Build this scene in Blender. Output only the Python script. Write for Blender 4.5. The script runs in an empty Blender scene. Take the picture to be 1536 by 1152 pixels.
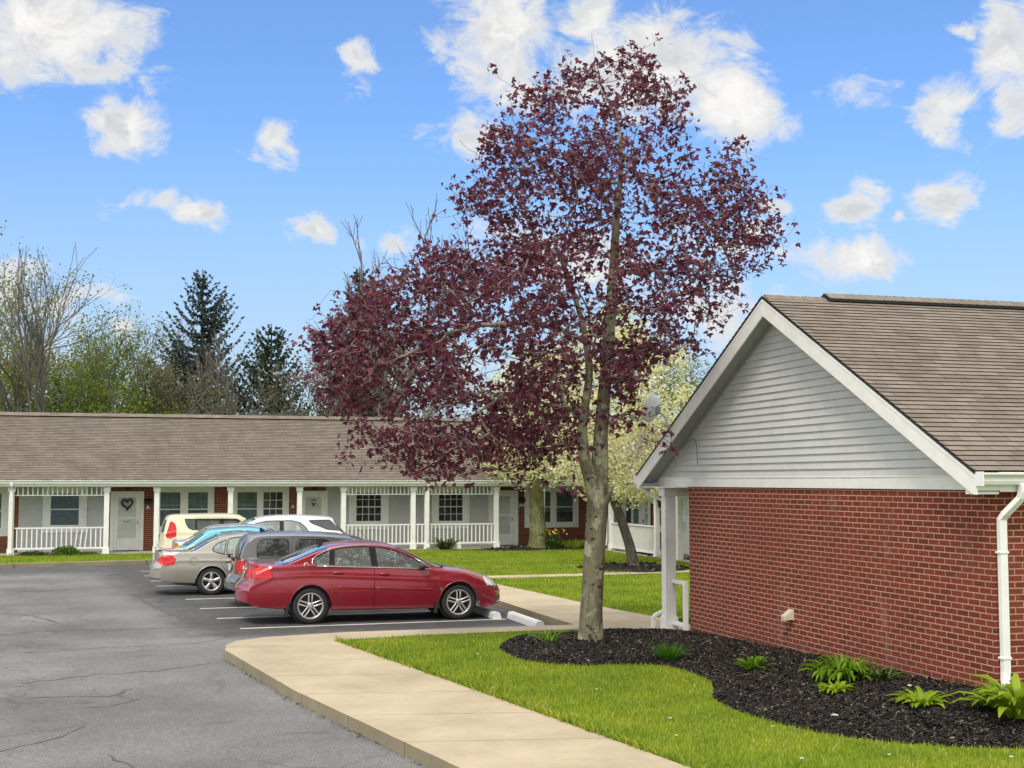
import bpy, bmesh, math, random
import numpy as np
from mathutils import Vector, Matrix
R = math.radians
random.seed(7)
RNG = np.random.default_rng(11)
SC = bpy.context.scene
COL = SC.collection

# ------------------------------------------------------------------ objects
def props(o, label=None, cat=None, group=None, kind=None):
    if label: o['label'] = label
    if cat: o['category'] = cat
    if group: o['group'] = group
    if kind: o['kind'] = kind
    return o
def empty(name, loc=(0, 0, 0), rz=0.0, label=None, cat=None, group=None):
    o = bpy.data.objects.new(name, None); COL.objects.link(o)
    o.location = loc; o.rotation_euler = (0, 0, rz); o.empty_display_size = .2
    return props(o, label, cat, group)
def link_mesh(name, me, mats, parent=None, smooth=False):
    if not isinstance(mats, (list, tuple)): mats = [mats]
    for m in mats: me.materials.append(m)
    if smooth: me.polygons.foreach_set('use_smooth', np.ones(len(me.polygons), bool))
    o = bpy.data.objects.new(name, me); COL.objects.link(o)
    if parent is not None: o.parent = parent
    return o
def np_mesh(name, V, F, mats, parent=None, smooth=False, mi=None):
    """V (n,3) array, F (m,k) array of equal sized faces"""
    V = np.asarray(V, float); F = np.asarray(F, int)
    me = bpy.data.meshes.new(name); k = F.shape[1]
    me.vertices.add(len(V)); me.vertices.foreach_set('co', V.ravel())
    me.loops.add(F.size); me.loops.foreach_set('vertex_index', F.ravel().astype(np.int32))
    me.polygons.add(len(F)); me.polygons.foreach_set('loop_start', np.arange(0, F.size, k, dtype=np.int32))
    if mi is not None: me.polygons.foreach_set('material_index', np.asarray(mi, np.int32))
    me.update(calc_edges=True); me.validate()
    return link_mesh(name, me, mats, parent, smooth)

class MB:
    def __init__(s): s.v = []; s.f = []; s.m = []
    def add(s, vs, fs, mi=0):
        b = len(s.v); s.v += [tuple(p) for p in vs]
        for f in fs: s.f.append(tuple(b + i for i in f)); s.m.append(mi)
        return s
    def box(s, x0, x1, y0, y1, z0, z1, mi=0):
        x0, x1 = min(x0, x1), max(x0, x1); y0, y1 = min(y0, y1), max(y0, y1); z0, z1 = min(z0, z1), max(z0, z1)
        return s.add([(x0, y0, z0), (x1, y0, z0), (x1, y1, z0), (x0, y1, z0), (x0, y0, z1), (x1, y0, z1), (x1, y1, z1), (x0, y1, z1)],
                     [(0, 3, 2, 1), (4, 5, 6, 7), (0, 1, 5, 4), (1, 2, 6, 5), (2, 3, 7, 6), (3, 0, 4, 7)], mi)
    def poly(s, pts, mi=0): return s.add(pts, [tuple(range(len(pts)))], mi)
    def prism(s, pts, h, mi=0):
        """pts: 3D outline, h: offset vector"""
        n = len(pts); h = Vector(h); a = [Vector(p) for p in pts]; b = [p + h for p in a]
        return s.add(a + b, [tuple(range(n))[::-1], tuple(range(n, 2 * n))] + [(i, (i + 1) % n, n + (i + 1) % n, n + i) for i in range(n)], mi)
    def tube(s, pts, r, n=6, mi=0, cap=True):
        P = [Vector(p) for p in pts]; rr = r if isinstance(r, (list, tuple)) else [r] * len(P)
        rings = []; up = None
        for i, p in enumerate(P):
            d = (P[min(i + 1, len(P) - 1)] - P[max(i - 1, 0)])
            if d.length < 1e-9: d = Vector((0, 0, 1))
            d.normalize()
            if up is None: up = Vector((0, 0, 1)) if abs(d.z) < .9 else Vector((1, 0, 0))
            u = d.cross(up)
            if u.length < 1e-4: u = d.cross(Vector((0, 1, 0)))
            u.normalize(); w = u.cross(d); up = w
            rings.append([p + (u * math.cos(6.28318 * k / n) + w * math.sin(6.28318 * k / n)) * rr[i] for k in range(n)])
        vs = [q for r_ in rings for q in r_]; fs = []
        for i in range(len(P) - 1):
            for k in range(n): fs.append((i * n + k, i * n + (k + 1) % n, (i + 1) * n + (k + 1) % n, (i + 1) * n + k))
        if cap: fs += [tuple(range(n))[::-1], tuple(range((len(P) - 1) * n, len(P) * n))]
        return s.add(vs, fs, mi)
    def lathe(s, prof, n=24, axis='y', org=(0, 0, 0), mi=0, close=False):
        """prof: (radius, offset along axis)"""
        vs = []; o = Vector(org)
        for r, a in prof:
            for k in range(n):
                c, t = math.cos(2 * math.pi * k / n) * r, math.sin(2 * math.pi * k / n) * r
                vs.append(o + (Vector((c, a, t)) if axis == 'y' else Vector((c, t, a)) if axis == 'z' else Vector((a, c, t))))
        fs = []; m = len(prof)
        for i in range(m if close else m - 1):
            j = (i + 1) % m
            for k in range(n): fs.append((i * n + k, i * n + (k + 1) % n, j * n + (k + 1) % n, j * n + k))
        return s.add(vs, fs, mi)
    def build(s, name, mats, parent=None, smooth=False, bevel=0, fixn=True):
        me = bpy.data.meshes.new(name); me.from_pydata(s.v, [], s.f); me.update()
        me.polygons.foreach_set('material_index', np.array(s.m, np.int32))
        if fixn:
            bm = bmesh.new(); bm.from_mesh(me); bmesh.ops.recalc_face_normals(bm, faces=bm.faces); bm.to_mesh(me); bm.free()
        o = link_mesh(name, me, mats, parent, smooth)
        if bevel:
            b = o.modifiers.new('bevel', 'BEVEL'); b.width = bevel; b.segments = 2; b.limit_method = 'ANGLE'
        return o

# ---------------------------------------------------------------- materials
def nmat(name):
    m = bpy.data.materials.new(name); m.use_nodes = True; nt = m.node_tree; nt.nodes.clear()
    out = nt.nodes.new('ShaderNodeOutputMaterial'); b = nt.nodes.new('ShaderNodeBsdfPrincipled')
    nt.links.new(b.outputs[0], out.inputs[0])
    return m, nt, b, out
class N:
    """tiny node helper"""
    def __init__(s, nt): s.nt = nt
    def put(s, sock, v):
        if hasattr(v, 'is_output') or isinstance(v, bpy.types.NodeSocket): s.nt.links.new(v, sock)
        elif v is not None:
            if sock.type == 'RGBA' and len(v) == 3: v = (*v, 1)
            sock.default_value = v
    def node(s, t, **kw):
        n = s.nt.nodes.new(t)
        for k, v in kw.items(): setattr(n, k, v)
        return n
    def math(s, op, a, b=None, c=None, clamp=False):
        n = s.node('ShaderNodeMath', operation=op, use_clamp=clamp)
        for i, v in enumerate((a, b, c)):
            if v is not None: s.put(n.inputs[i], v)
        return n.outputs[0]
    def vmath(s, op, a, b=None):
        n = s.node('ShaderNodeVectorMath', operation=op); s.put(n.inputs[0], a)
        if b is not None: s.put(n.inputs[1], b)
        return n.outputs['Value'] if op in ('LENGTH', 'DOT_PRODUCT') else n.outputs[0]
    def noise(s, vec, scale, detail=4, rough=.55, dist=0, out='Fac'):
        n = s.node('ShaderNodeTexNoise'); s.put(n.inputs['Vector'], vec)
        n.inputs['Scale'].default_value = scale; n.inputs['Detail'].default_value = detail
        n.inputs['Roughness'].default_value = rough; n.inputs['Distortion'].default_value = dist
        return n.outputs[out]
    def ramp(s, fac, stops, interp='LINEAR'):
        n = s.node('ShaderNodeValToRGB'); s.put(n.inputs[0], fac); cr = n.color_ramp; cr.interpolation = interp
        while len(cr.elements) < len(stops): cr.elements.new(.5)
        for e, (p, c) in zip(cr.elements, stops):
            e.position = p; e.color = (*c, 1) if len(c) == 3 else c
        return n.outputs[0]
    def mix(s, fac, a, b, blend='MIX'):
        n = s.node('ShaderNodeMix', data_type='RGBA', blend_type=blend); s.put(n.inputs[0], fac); s.put(n.inputs[6], a); s.put(n.inputs[7], b)
        return n.outputs[2]
    def range(s, v, a, b, c=0., d=1., smooth=True):
        n = s.node('ShaderNodeMapRange', interpolation_type='SMOOTHSTEP' if smooth else 'LINEAR'); s.put(n.inputs[0], v)
        for i, q in enumerate((a, b, c, d)): n.inputs[i + 1].default_value = q
        return n.outputs[0]
    def pos(s): return s.node('ShaderNodeNewGeometry').outputs['Position']
    def obj(s): return s.node('ShaderNodeTexCoord').outputs['Object']
    def sep(s, v):
        n = s.node('ShaderNodeSeparateXYZ'); s.put(n.inputs[0], v); return n.outputs
    def comb(s, x, y, z):
        n = s.node('ShaderNodeCombineXYZ')
        for i, v in enumerate((x, y, z)): s.put(n.inputs[i], v)
        return n.outputs[0]
    def scale(s, v, sc):
        n = s.node('ShaderNodeVectorMath', operation='MULTIPLY'); s.put(n.inputs[0], v); n.inputs[1].default_value = sc; return n.outputs[0]
    def bump(s, h, strength=.3, dist=.02):
        n = s.node('ShaderNodeBump'); s.put(n.inputs['Height'], h); n.inputs['Strength'].default_value = strength; n.inputs['Distance'].default_value = dist
        return n.outputs[0]
    def island(s): return s.node('ShaderNodeNewGeometry').outputs['Random Per Island']

def simple(name, col, rough=.6, metal=0., var=.12, scale=6., bump=0., coat=0., spec=.5, dirt=None):
    m, nt, b, out = nmat(name); n = N(nt)
    f = n.noise(n.obj(), scale, 5)
    lo = tuple(c * (1 - var) for c in col); hi = tuple(min(1, c * (1 + var)) for c in col)
    c = n.ramp(f, [(.3, lo), (.7, hi)])
    if dirt: c = n.mix(n.range(n.noise(n.pos(), 1.7, 6, .65), .5, .8, 0, .55), c, dirt)
    n.put(b.inputs['Base Color'], c); b.inputs['Roughness'].default_value = rough; b.inputs['Metallic'].default_value = metal
    b.inputs['Coat Weight'].default_value = coat; b.inputs['Specular IOR Level'].default_value = spec; b.inputs['Coat Roughness'].default_value = .04
    if bump: n.put(b.inputs['Normal'], n.bump(n.noise(n.obj(), scale * 8, 4), bump, .01))
    return m
def leafmat(name, stops, rough=.55, trans=.35, tint=1.15, patch=None):
    m, nt, b, out = nmat(name); n = N(nt)
    c = n.ramp(n.island(), stops)
    if patch: c = n.mix(1., c, n.ramp(n.noise(n.pos(), patch, 5, .6), [(.28, (.62, .74, .7)), (.5, (1, 1, 1)), (.72, (1.3, 1.16, 1.1))]), 'MULTIPLY')
    n.put(b.inputs['Base Color'], c); b.inputs['Roughness'].default_value = rough; b.inputs['Specular IOR Level'].default_value = .3
    t = n.node('ShaderNodeBsdfTranslucent'); n.put(t.inputs[0], n.mix(1., c, (tint, tint, tint * .8), 'MULTIPLY'))
    mx = n.node('ShaderNodeMixShader'); mx.inputs[0].default_value = trans
    nt.links.new(b.outputs[0], mx.inputs[1]); nt.links.new(t.outputs[0], mx.inputs[2]); nt.links.new(mx.outputs[0], out.inputs[0])
    return m
def paintmat(name, col, metal=.25, rough=.28):
    m, nt, b, out = nmat(name); n = N(nt)
    geo = n.node('ShaderNodeNewGeometry')
    flake = n.noise(n.obj(), 900, 1)
    dust = n.range(n.noise(n.pos(), 3., 5),   .45, .8, 0, .06)
    c = n.mix(n.math('MULTIPLY', flake, .2), col, tuple(min(1, k * 1.5 + .005) for k in col))
    c = n.mix(dust, c, (.30, .28, .25))
    c = n.mix(geo.outputs['Backfacing'], c, (.03, .03, .032))
    n.put(b.inputs['Base Color'], c); b.inputs['Metallic'].default_value = metal; n.put(b.inputs['Roughness'], n.range(flake, 0, 1, rough, rough + .12))
    n.put(b.inputs['Coat Weight'], n.math('SUBTRACT', 1., geo.outputs['Backfacing'])); b.inputs['Coat Roughness'].default_value = .05
    return m
def glassmat(name, tint=(.72, .80, .78), refl=1.6, rough=.02, diffuse_share=(.04, .12)):
    m, nt, b, out = nmat(name); n = N(nt); nt.nodes.remove(b)
    t = n.node('ShaderNodeBsdfTransparent'); t.inputs[0].default_value = (*tint, 1)
    g = n.node('ShaderNodeBsdfGlossy'); g.inputs[1].default_value = rough; g.inputs[0].default_value = (.90, .98, .96, 1)
    fr = n.node('ShaderNodeFresnel'); fr.inputs[0].default_value = 1.5
    f = n.math('MULTIPLY', fr.outputs[0], refl, clamp=True)
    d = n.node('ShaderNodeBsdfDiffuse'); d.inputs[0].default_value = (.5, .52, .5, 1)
    dm = n.node('ShaderNodeMixShader'); n.put(dm.inputs[0], n.range(n.noise(n.obj(), 3, 4), .3, .8, *diffuse_share))
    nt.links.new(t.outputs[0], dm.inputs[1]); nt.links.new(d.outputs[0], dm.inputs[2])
    mx = n.node('ShaderNodeMixShader'); n.put(mx.inputs[0], f)
    nt.links.new(dm.outputs[0], mx.inputs[1]); nt.links.new(g.outputs[0], mx.inputs[2]); nt.links.new(mx.outputs[0], out.inputs[0])
    return m

M = {}
M['white'] = simple('white_paint', (.84, .84, .815), .45, var=.05, dirt=(.62, .60, .54))
M['white_vinyl'] = simple('white_vinyl', (.82, .83, .81), .4, var=.04, dirt=(.6, .6, .55))
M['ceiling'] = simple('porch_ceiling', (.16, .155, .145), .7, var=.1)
M['siding'] = simple('grey_siding', (.585, .59, .585), .55, var=.05, dirt=(.42, .42, .40))
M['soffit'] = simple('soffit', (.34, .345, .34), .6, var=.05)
M['dark'] = simple('dark_trim', (.015, .015, .016), .5, var=.3)
M['rubber'] = simple('rubber', (.022, .022, .023), .75, var=.3, scale=20)
M['blacktrim'] = simple('black_trim', (.012, .012, .013), .35, var=.2)
M['chrome'] = simple('chrome', (.75, .75, .74), .18, 1., var=.05)
M['alloy'] = simple('alloy', (.62, .61, .58), .32, .8, var=.08, dirt=(.35, .33, .3))
M['greyplastic'] = simple('grey_plastic', (.06, .06, .06), .55)
M['cabin'] = simple('cabin_cloth', (.36, .35, .32), .9, var=.25, scale=30)
M['cabin_dark'] = simple('cabin_plastic', (.03, .03, .032), .6)
M['plate'] = simple('number_plate', (.62, .64, .66), .4, var=.15, scale=25)
M['glass'] = glassmat('window_glass', (.60, .70, .73), .7)
M['carglass'] = glassmat('car_glass', (.74, .86, .81), 4.5, .02, (.18, .32))  # strong pale diffuse share imitates bright sky reflected in the car windows
M['doorglass'] = glassmat('door_glass', (.96, .97, .96), .35)
M['darkglass'] = glassmat('tinted_glass', (.16, .18, .19), 2.2)
M['lamp_clear'] = simple('lamp_clear', (.72, .72, .70), .08, .3, var=.25, scale=30, coat=1)
M['lamp_red'] = simple('lamp_red', (.60, .010, .012), .38, var=.3, scale=25, coat=.15)
M['lamp_amber'] = simple('lamp_amber', (.75, .28, .02), .15, var=.2, coat=1)
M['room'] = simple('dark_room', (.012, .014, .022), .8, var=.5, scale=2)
M['blind'] = simple('window_blind', (.52, .55, .52), .7, var=.1)
M['curtain'] = simple('curtain', (.42, .46, .46), .8, var=.3, scale=9)
M['metal_grey'] = simple('grey_metal', (.35, .36, .37), .4, .6)
M['wreath'] = simple('wreath', (.07, .065, .06), .9, var=.6, scale=40)

def brickmat():
    m, nt, b, out = nmat('brick'); n = N(nt)
    g = n.node('ShaderNodeNewGeometry'); p = n.sep(g.outputs['Position']); nn = n.sep(g.outputs['True Normal'])
    side = n.math('GREATER_THAN', n.math('ABSOLUTE', nn[0]), .5)
    u = n.math('ADD', n.math('MULTIPLY', side, p[1]), n.math('MULTIPLY', n.math('SUBTRACT', 1., side), p[0]))
    vec = n.comb(n.math('ADD', u, .03), n.math('ADD', p[2], 0.009), 0.)
    br = n.node('ShaderNodeTexBrick'); n.put(br.inputs['Vector'], vec)
    br.offset = .5; br.inputs['Scale'].default_value = 1; br.inputs['Brick Width'].default_value = .2032; br.inputs['Row Height'].default_value = .0677
    br.inputs['Mortar Size'].default_value = .0078; br.inputs['Mortar Smooth'].default_value = .25; br.inputs['Bias'].default_value = -.35
    br.inputs['Color1'].default_value = (.225, .044, .025, 1); br.inputs['Color2'].default_value = (.10, .030, .019, 1); br.inputs['Mortar'].default_value = (.54, .33, .25, 1)
    big = n.noise(n.pos(), .9, 5, .6)
    c = n.mix(n.range(big, .35, .75, 0, .35), br.outputs['Color'], (.20, .055, .035))
    c = n.mix(1., c, n.ramp(n.noise(n.pos(), 45, 5, .7), [(.25, (.62, .62, .62)), (.75, (1.25, 1.22, 1.2))]), 'MULTIPLY')
    spl = n.math('MULTIPLY', n.range(n.math('ADD', p[2], n.math('MULTIPLY', n.noise(n.pos(), 2.5, 5), .5)), .45, .85, .55, 0), n.range(n.noise(n.pos(), 9, 5, .7), .35, .65))
    c = n.mix(spl, c, (.10, .07, .05))
    eff = n.math('MULTIPLY', n.range(n.noise(n.scale(n.pos(), (1, 1, .5)), 1.6, 6, .65), .56, .74, 0, .28), n.range(n.noise(n.pos(), 22, 4), .3, .6))
    c = n.mix(eff, c, (.42, .32, .27))
    n.put(b.inputs['Base Color'], c); b.inputs['Roughness'].default_value = .85; b.inputs['Specular IOR Level'].default_value = .25
    h = n.math('ADD', n.math('MULTIPLY', br.outputs['Fac'], -1.), n.math('MULTIPLY', n.noise(n.pos(), 90, 4), .35))
    n.put(b.inputs['Normal'], n.bump(h, .7, .008))
    return m
M['brick'] = brickmat()

def shinglemat(name, c1, c2, c3, axis=0, z0=0., dz=.0725):
    m, nt, b, out = nmat(name); n = N(nt)
    p = n.sep(n.pos()); 
    # tabs: along-eave axis, rows are real steps
    row = n.math('FLOOR', n.math('DIVIDE', n.math('SUBTRACT', p[2], z0 + .004), dz))
    rr = n.node('ShaderNodeTexWhiteNoise', noise_dimensions='1D'); n.put(rr.inputs['W'], row)
    u = n.math('ADD', n.math('DIVIDE', p[axis], .31), n.math('MULTIPLY', rr.outputs['Value'], 3.))
    tab = n.math('FLOOR', u)
    wn = n.node('ShaderNodeTexWhiteNoise', noise_dimensions='2D'); n.put(wn.inputs['Vector'], n.comb(tab, row, 0))
    slot = n.math('LESS_THAN', n.math('FRACT', u), .045)
    v = n.math('ADD', n.math('MULTIPLY', wn.outputs['Value'], .30), n.math('MULTIPLY', n.noise(n.pos(), 1.3, 6, .65), .85))
    c = n.ramp(v, [(.25, c1), (.6, c2), (.9, c3)])
    c = n.mix(1., c, n.ramp(n.noise(n.pos(), 160, 3, .7), [(.2, (.65, .65, .65)), (.8, (1.35, 1.33, 1.3))]), 'MULTIPLY')
    streak = n.range(n.noise(n.scale(n.pos(), (1.2, .12, .12) if axis == 0 else (.12, 1.2, .12)), 2.2, 4), .5, .75, 0, .35)
    c = n.mix(streak, c, (.12, .105, .08))
    c = n.mix(n.math('MULTIPLY', slot, .45), c, (.045, .04, .035))
    n.put(b.inputs['Base Color'], c); b.inputs['Roughness'].default_value = .92; b.inputs['Specular IOR Level'].default_value = .2
    n.put(b.inputs['Normal'], n.bump(n.noise(n.pos(), 220, 3), .5, .006))
    return m
M['shingle'] = shinglemat('roof_shingles', (.140, .119, .098), (.225, .192, .160), (.29, .252, .214), 0, 2.715, .05522)
M['shingle_far'] = shinglemat('roof_shingles_far', (.138, .118, .098), (.20, .173, .145), (.26, .225, .19), 0, 2.64, .05975)
M['shingle_edge'] = simple('shingle_edge', (.022, .019, .017), .95)
M['shingle_wing'] = shinglemat('roof_shingles_wing', (.125, .10, .08), (.19, .150, .12), (.25, .20, .165), 1)

def asphaltmat():
    m, nt, b, out = nmat('asphalt'); n = N(nt); P = n.pos(); p = n.sep(P)
    f = n.noise(P, .35, 6, .6); g = n.noise(P, 120, 3, .8); md = n.noise(P, 2.4, 6, .65)
    c = n.ramp(f, [(.28, (.112, .112, .114)), (.5, (.175, .175, .177)), (.72, (.228, .228, .228))])
    # newer, darker surface in the parking stalls
    edge = n.math('ADD', n.math('ADD', p[0], n.math('MULTIPLY', n.math('SUBTRACT', p[1], 23.5), .12)), n.math('MULTIPLY', n.math('SUBTRACT', n.noise(P, 1.1, 8, .7), .5), 2.4))
    st = n.math('MULTIPLY', n.range(edge, .45, 1.7), n.range(n.math('ADD', p[1], n.math('MULTIPLY', p[0], -.1)), 21.9, 22.8))
    st = n.math('MAXIMUM', st, n.math('MULTIPLY', n.range(n.math('ADD', p[1], n.math('MULTIPLY', md, 1.5)), 38.8, 41.0), .8))
    c = n.mix(st, c, n.ramp(md, [(.3, (.055, .055, .057)), (.7, (.10, .10, .102))]))
    # worn, weathered patches with crack mesh at the left
    v = n.node('ShaderNodeTexVoronoi', feature='DISTANCE_TO_EDGE'); n.put(v.inputs['Vector'], n.vmath('ADD', P, n.scale(n.noise(P, 1.2, 5, .6, out='Color'), (.9, .9, 0)))); v.inputs['Scale'].default_value = .62
    crack = n.math('MULTIPLY', n.range(v.outputs[0], 0.008, .03, 1, 0), n.range(n.noise(P, .45, 3), .50, .66))
    c = n.mix(n.math('MULTIPLY', crack, .30), c, (.05, .048, .045))
    v2 = n.node('ShaderNodeTexVoronoi', feature='DISTANCE_TO_EDGE'); n.put(v2.inputs['Vector'], n.vmath('ADD', P, n.scale(n.noise(P, 3, 5, .6, out='Color'), (.35, .35, 0)))); v2.inputs['Scale'].default_value = 2.3
    al = n.math('MULTIPLY', n.range(v2.outputs[0], 0.01, .07, 1, 0), n.math('MULTIPLY', n.range(n.math('ADD', p[0], n.math('MULTIPLY', n.noise(P, .9, 4), 1.6)), -.6, .7, 1, 0), n.range(n.noise(P, 1.1, 4), .42, .58)))
    c = n.mix(n.math('MULTIPLY', al, .55), c, (.075, .072, .068))
    c = n.mix(n.range(n.noise(n.scale(P, (1, .35, 1)), 1.3, 6, .7), .52, .75, 0, .38), c, (.105, .102, .098))
    vo = n.node('ShaderNodeTexVoronoi'); n.put(vo.inputs['Vector'], P); vo.inputs['Scale'].default_value = 75
    c = n.mix(1., c, n.ramp(n.sep(vo.outputs['Color'])[0], [(.1, (.66, .66, .66)), (.6, (1., 1., 1.)), (.95, (1.35, 1.34, 1.3))]), 'MULTIPLY')
    oil = n.range(n.noise(n.scale(P, (.7, 1, 1)), 1.9, 3, .5, .6), .64, .74, 0, .35)
    c = n.mix(oil, c, (.06, .058, .056))
    tyre = n.math('MULTIPLY', n.range(n.math('ABSOLUTE', n.math('SUBTRACT', n.math('FRACT', n.math('ADD', n.math('DIVIDE', n.math('ADD', p[0], n.math('MULTIPLY', p[1], .17)), 1.7), .1)), .5)), .0, .22, .25, 0), n.range(n.noise(P, .5, 4), .4, .65))
    c = n.mix(tyre, c, (.12, .12, .118))
    c = n.mix(1., c, n.ramp(g, [(.2, (.72, .72, .72)), (.8, (1.28, 1.28, 1.28))]), 'MULTIPLY')
    n.put(b.inputs['Base Color'], c); b.inputs['Roughness'].default_value = .8; b.inputs['Specular IOR Level'].default_value = .3
    n.put(b.inputs['Normal'], n.bump(n.math('ADD', n.math('MULTIPLY', g, .6), md), .35, .012))
    return m
M['asphalt'] = asphaltmat()
def concretemat(name, base, joint=1.5, ax=1):
    m, nt, b, out = nmat(name); n = N(nt); P = n.pos(); p = n.sep(P)
    f = n.noise(P, .8, 7, .65); g = n.noise(P, 150, 3, .8); s = n.noise(P, 6, 6, .7)
    c = n.ramp(f, [(.3, tuple(k * .74 for k in base)), (.7, tuple(k * 1.12 for k in base))])
    c = n.mix(n.range(s, .5, .75, 0, .35), c, tuple(k * .66 for k in base))
    jt = n.math('LESS_THAN', n.math('FRACT', n.math('ADD', n.math('DIVIDE', n.math('ADD', p[1], n.math('MULTIPLY', p[0], .19)), joint), .37)), .014)
    c = n.mix(n.math('MULTIPLY', jt, .75), c, tuple(k * .35 for k in base))
    c = n.mix(1., c, n.ramp(g, [(.2, (.68, .68, .68)), (.8, (1.22, 1.22, 1.2))]), 'MULTIPLY')
    n.put(b.inputs['Base Color'], c); b.inputs['Roughness'].default_value = .9; b.inputs['Specular IOR Level'].default_value = .25
    n.put(b.inputs['Normal'], n.bump(n.math('ADD', s, g), .25, .006))
    return m
M['concrete'] = concretemat('concrete', (.51, .43, .31))
M['kerb'] = concretemat('kerb_concrete', (.30, .26, .175))
M['slab'] = concretemat('slab_concrete', (.48, .45, .38))
M['linepaint'] = simple('line_paint', (.66, .66, .64), .7, var=.12, scale=8, dirt=(.22, .22, .22))
M['crackseal'] = simple('crack_filler', (.085, .082, .078), .8, var=.3)
def lawnmat():
    m, nt, b, out = nmat('lawn_turf'); n = N(nt); P = n.pos()
    f = n.noise(P, .55, 6, .6); g = n.noise(P, 38, 5, .75); k = n.noise(P, 4, 5, .65)
    c = n.ramp(f, [(.3, (.135, .22, .018)), (.55, (.20, .285, .024)), (.75, (.28, .345, .04))])
    c = n.mix(n.range(k, .5, .75, 0, .4), c, (.085, .15, .014))
    c = n.mix(1., c, n.ramp(g, [(.25, (.45, .48, .45)), (.75, (1.45, 1.4, 1.35))]), 'MULTIPLY')
    n.put(b.inputs['Base Color'], c); b.inputs['Roughness'].default_value = .9; b.inputs['Specular IOR Level'].default_value = .15
    n.put(b.inputs['Normal'], n.bump(g, .8, .04))
    return m
M['lawn'] = lawnmat()
M['blade'] = leafmat('grass_blade', [(0, (.12, .215, .014)), (.35, (.22, .32, .02)), (.7, (.33, .41, .034)), (.93, (.44, .48, .08)), (1, (.55, .50, .24))], .6, .35, 1.15, 1.1)
def mulchmat():
    m, nt, b, out = nmat('mulch'); n = N(nt); P = n.pos()
    v = n.node('ShaderNodeTexVoronoi'); n.put(v.inputs['Vector'], n.scale(P, (1, 1.7, 1))); v.inputs['Scale'].default_value = 42
    c = n.ramp(n.sep(v.outputs['Color'])[0], [(.1, (.010, .009, .009)), (.6, (.028, .025, .024)), (.93, (.06, .052, .048)), (1, (.12, .10, .085))])
    c = n.mix(n.range(n.noise(P, 1.6, 5), .5, .75, 0, .55), c, (.075, .065, .055))
    n.put(b.inputs['Base Color'], c); b.inputs['Roughness'].default_value = .95; b.inputs['Specular IOR Level'].default_value = .15
    n.put(b.inputs['Normal'], n.bump(n.math('ADD', v.outputs['Distance'], n.noise(P, 30, 5)), 1., .03))
    return m
M['mulch'] = mulchmat()
M['chip'] = leafmat('mulch_chip', [(0, (.008, .007, .007)), (.5, (.025, .022, .02)), (.8, (.055, .043, .034)), (.94, (.095, .075, .058)), (1, (.24, .20, .16))], .9, 0.)
def barkmat(name, c1, c2, c3, lich=.5):
    m, nt, b, out = nmat(name); n = N(nt); O = n.pos()
    f = n.noise(n.scale(O, (1, 1, .35)), 14, 6, .7); big = n.noise(O, 2.6, 5, .6)
    c = n.ramp(f, [(.28, c1), (.55, c2), (.8, c3)])
    c = n.mix(n.math('MULTIPLY', n.range(big, .50, .58, 0, lich), n.range(f, .3, .6, .3, 1.)), c, (.40, .41, .28))
    c = n.mix(n.range(n.noise(n.scale(O, (1, 1, 1.6)), 5.5, 5, .6), .60, .66, 0, .9), c, (.02, .016, .012))
    n.put(b.inputs['Base Color'], c); b.inputs['Roughness'].default_value = .9; b.inputs['Specular IOR Level'].default_value = .2
    n.put(b.inputs['Normal'], n.bump(f, .8, .02))
    return m
M['bark'] = barkmat('maple_bark', (.09, .082, .052), (.185, .17, .115), (.26, .245, .175), .9)
M['twig'] = simple('maple_twig', (.25, .195, .18), .8, var=.35, scale=12)
M['bark_dark'] = barkmat('dark_bark', (.045, .04, .032), (.085, .075, .06), (.14, .125, .10), .15)
M['bark_moss'] = barkmat('mossy_bark', (.075, .075, .03), (.14, .14, .06), (.20, .20, .10), .3)
M['bark_bg'] = simple('grey_bark', (.15, .14, .12), .9, var=.3)
M['maple_leaf'] = leafmat('maple_leaf', [(0, (.055, .017, .030)), (.35, (.11, .027, .052)), (.7, (.165, .040, .076)), (.9, (.24, .07, .11)), (1, (.29, .12, .11))], .38, .42, 1.35)
M['blossom'] = leafmat('pear_blossom', [(0, (.36, .40, .10)), (.2, (.62, .62, .26)), (.45, (.82, .80, .50)), (1, (.88, .86, .70))], .7, .4, 1.05)
M['leaf_yg'] = leafmat('spring_leaf', [(0, (.10, .13, .02)), (.5, (.17, .21, .03)), (1, (.26, .29, .06))], .6, .4)
M['leaf_green'] = leafmat('fresh_leaf', [(0, (.09, .15, .015)), (.5, (.15, .23, .02)), (1, (.22, .30, .035))], .6, .4)
M['leaf_olive'] = leafmat('olive_leaf', [(0, (.09, .09, .04)), (.5, (.14, .14, .06)), (1, (.20, .19, .09))], .7, .35)
M['spruce'] = leafmat('spruce_needles', [(0, (.018, .028, .027)), (.5, (.034, .052, .050)), (1, (.06, .085, .080))], .7, .1)
M['spruce_g'] = leafmat('green_spruce_needles', [(0, (.012, .028, .016)), (.5, (.022, .048, .026)), (1, (.04, .07, .04))], .7, .1)
M['lily'] = leafmat('lily_leaf', [(0, (.07, .17, .008)), (.5, (.14, .28, .012)), (1, (.26, .38, .03))], .4, .4)
M['lily_yellow'] = leafmat('young_lily_leaf', [(0, (.16, .28, .012)), (.5, (.26, .38, .02)), (1, (.38, .46, .05))], .4, .4)
M['chive'] = leafmat('fine_grass_leaf', [(0, (.03, .11, .008)), (.5, (.06, .19, .012)), (1, (.11, .26, .02))], .45, .35)
M['dark_leaf'] = leafmat('dark_shrub_leaf', [(0, (.03, .06, .015)), (.5, (.055, .10, .02)), (1, (.09, .15, .03))], .5, .2)
M['bush_leaf'] = leafmat('bush_leaf', [(0, (.05, .12, .015)), (.5, (.09, .18, .02)), (1, (.14, .24, .03))], .5, .3)
M['petal'] = simple('white_petal', (.8, .8, .74), .7)
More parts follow.
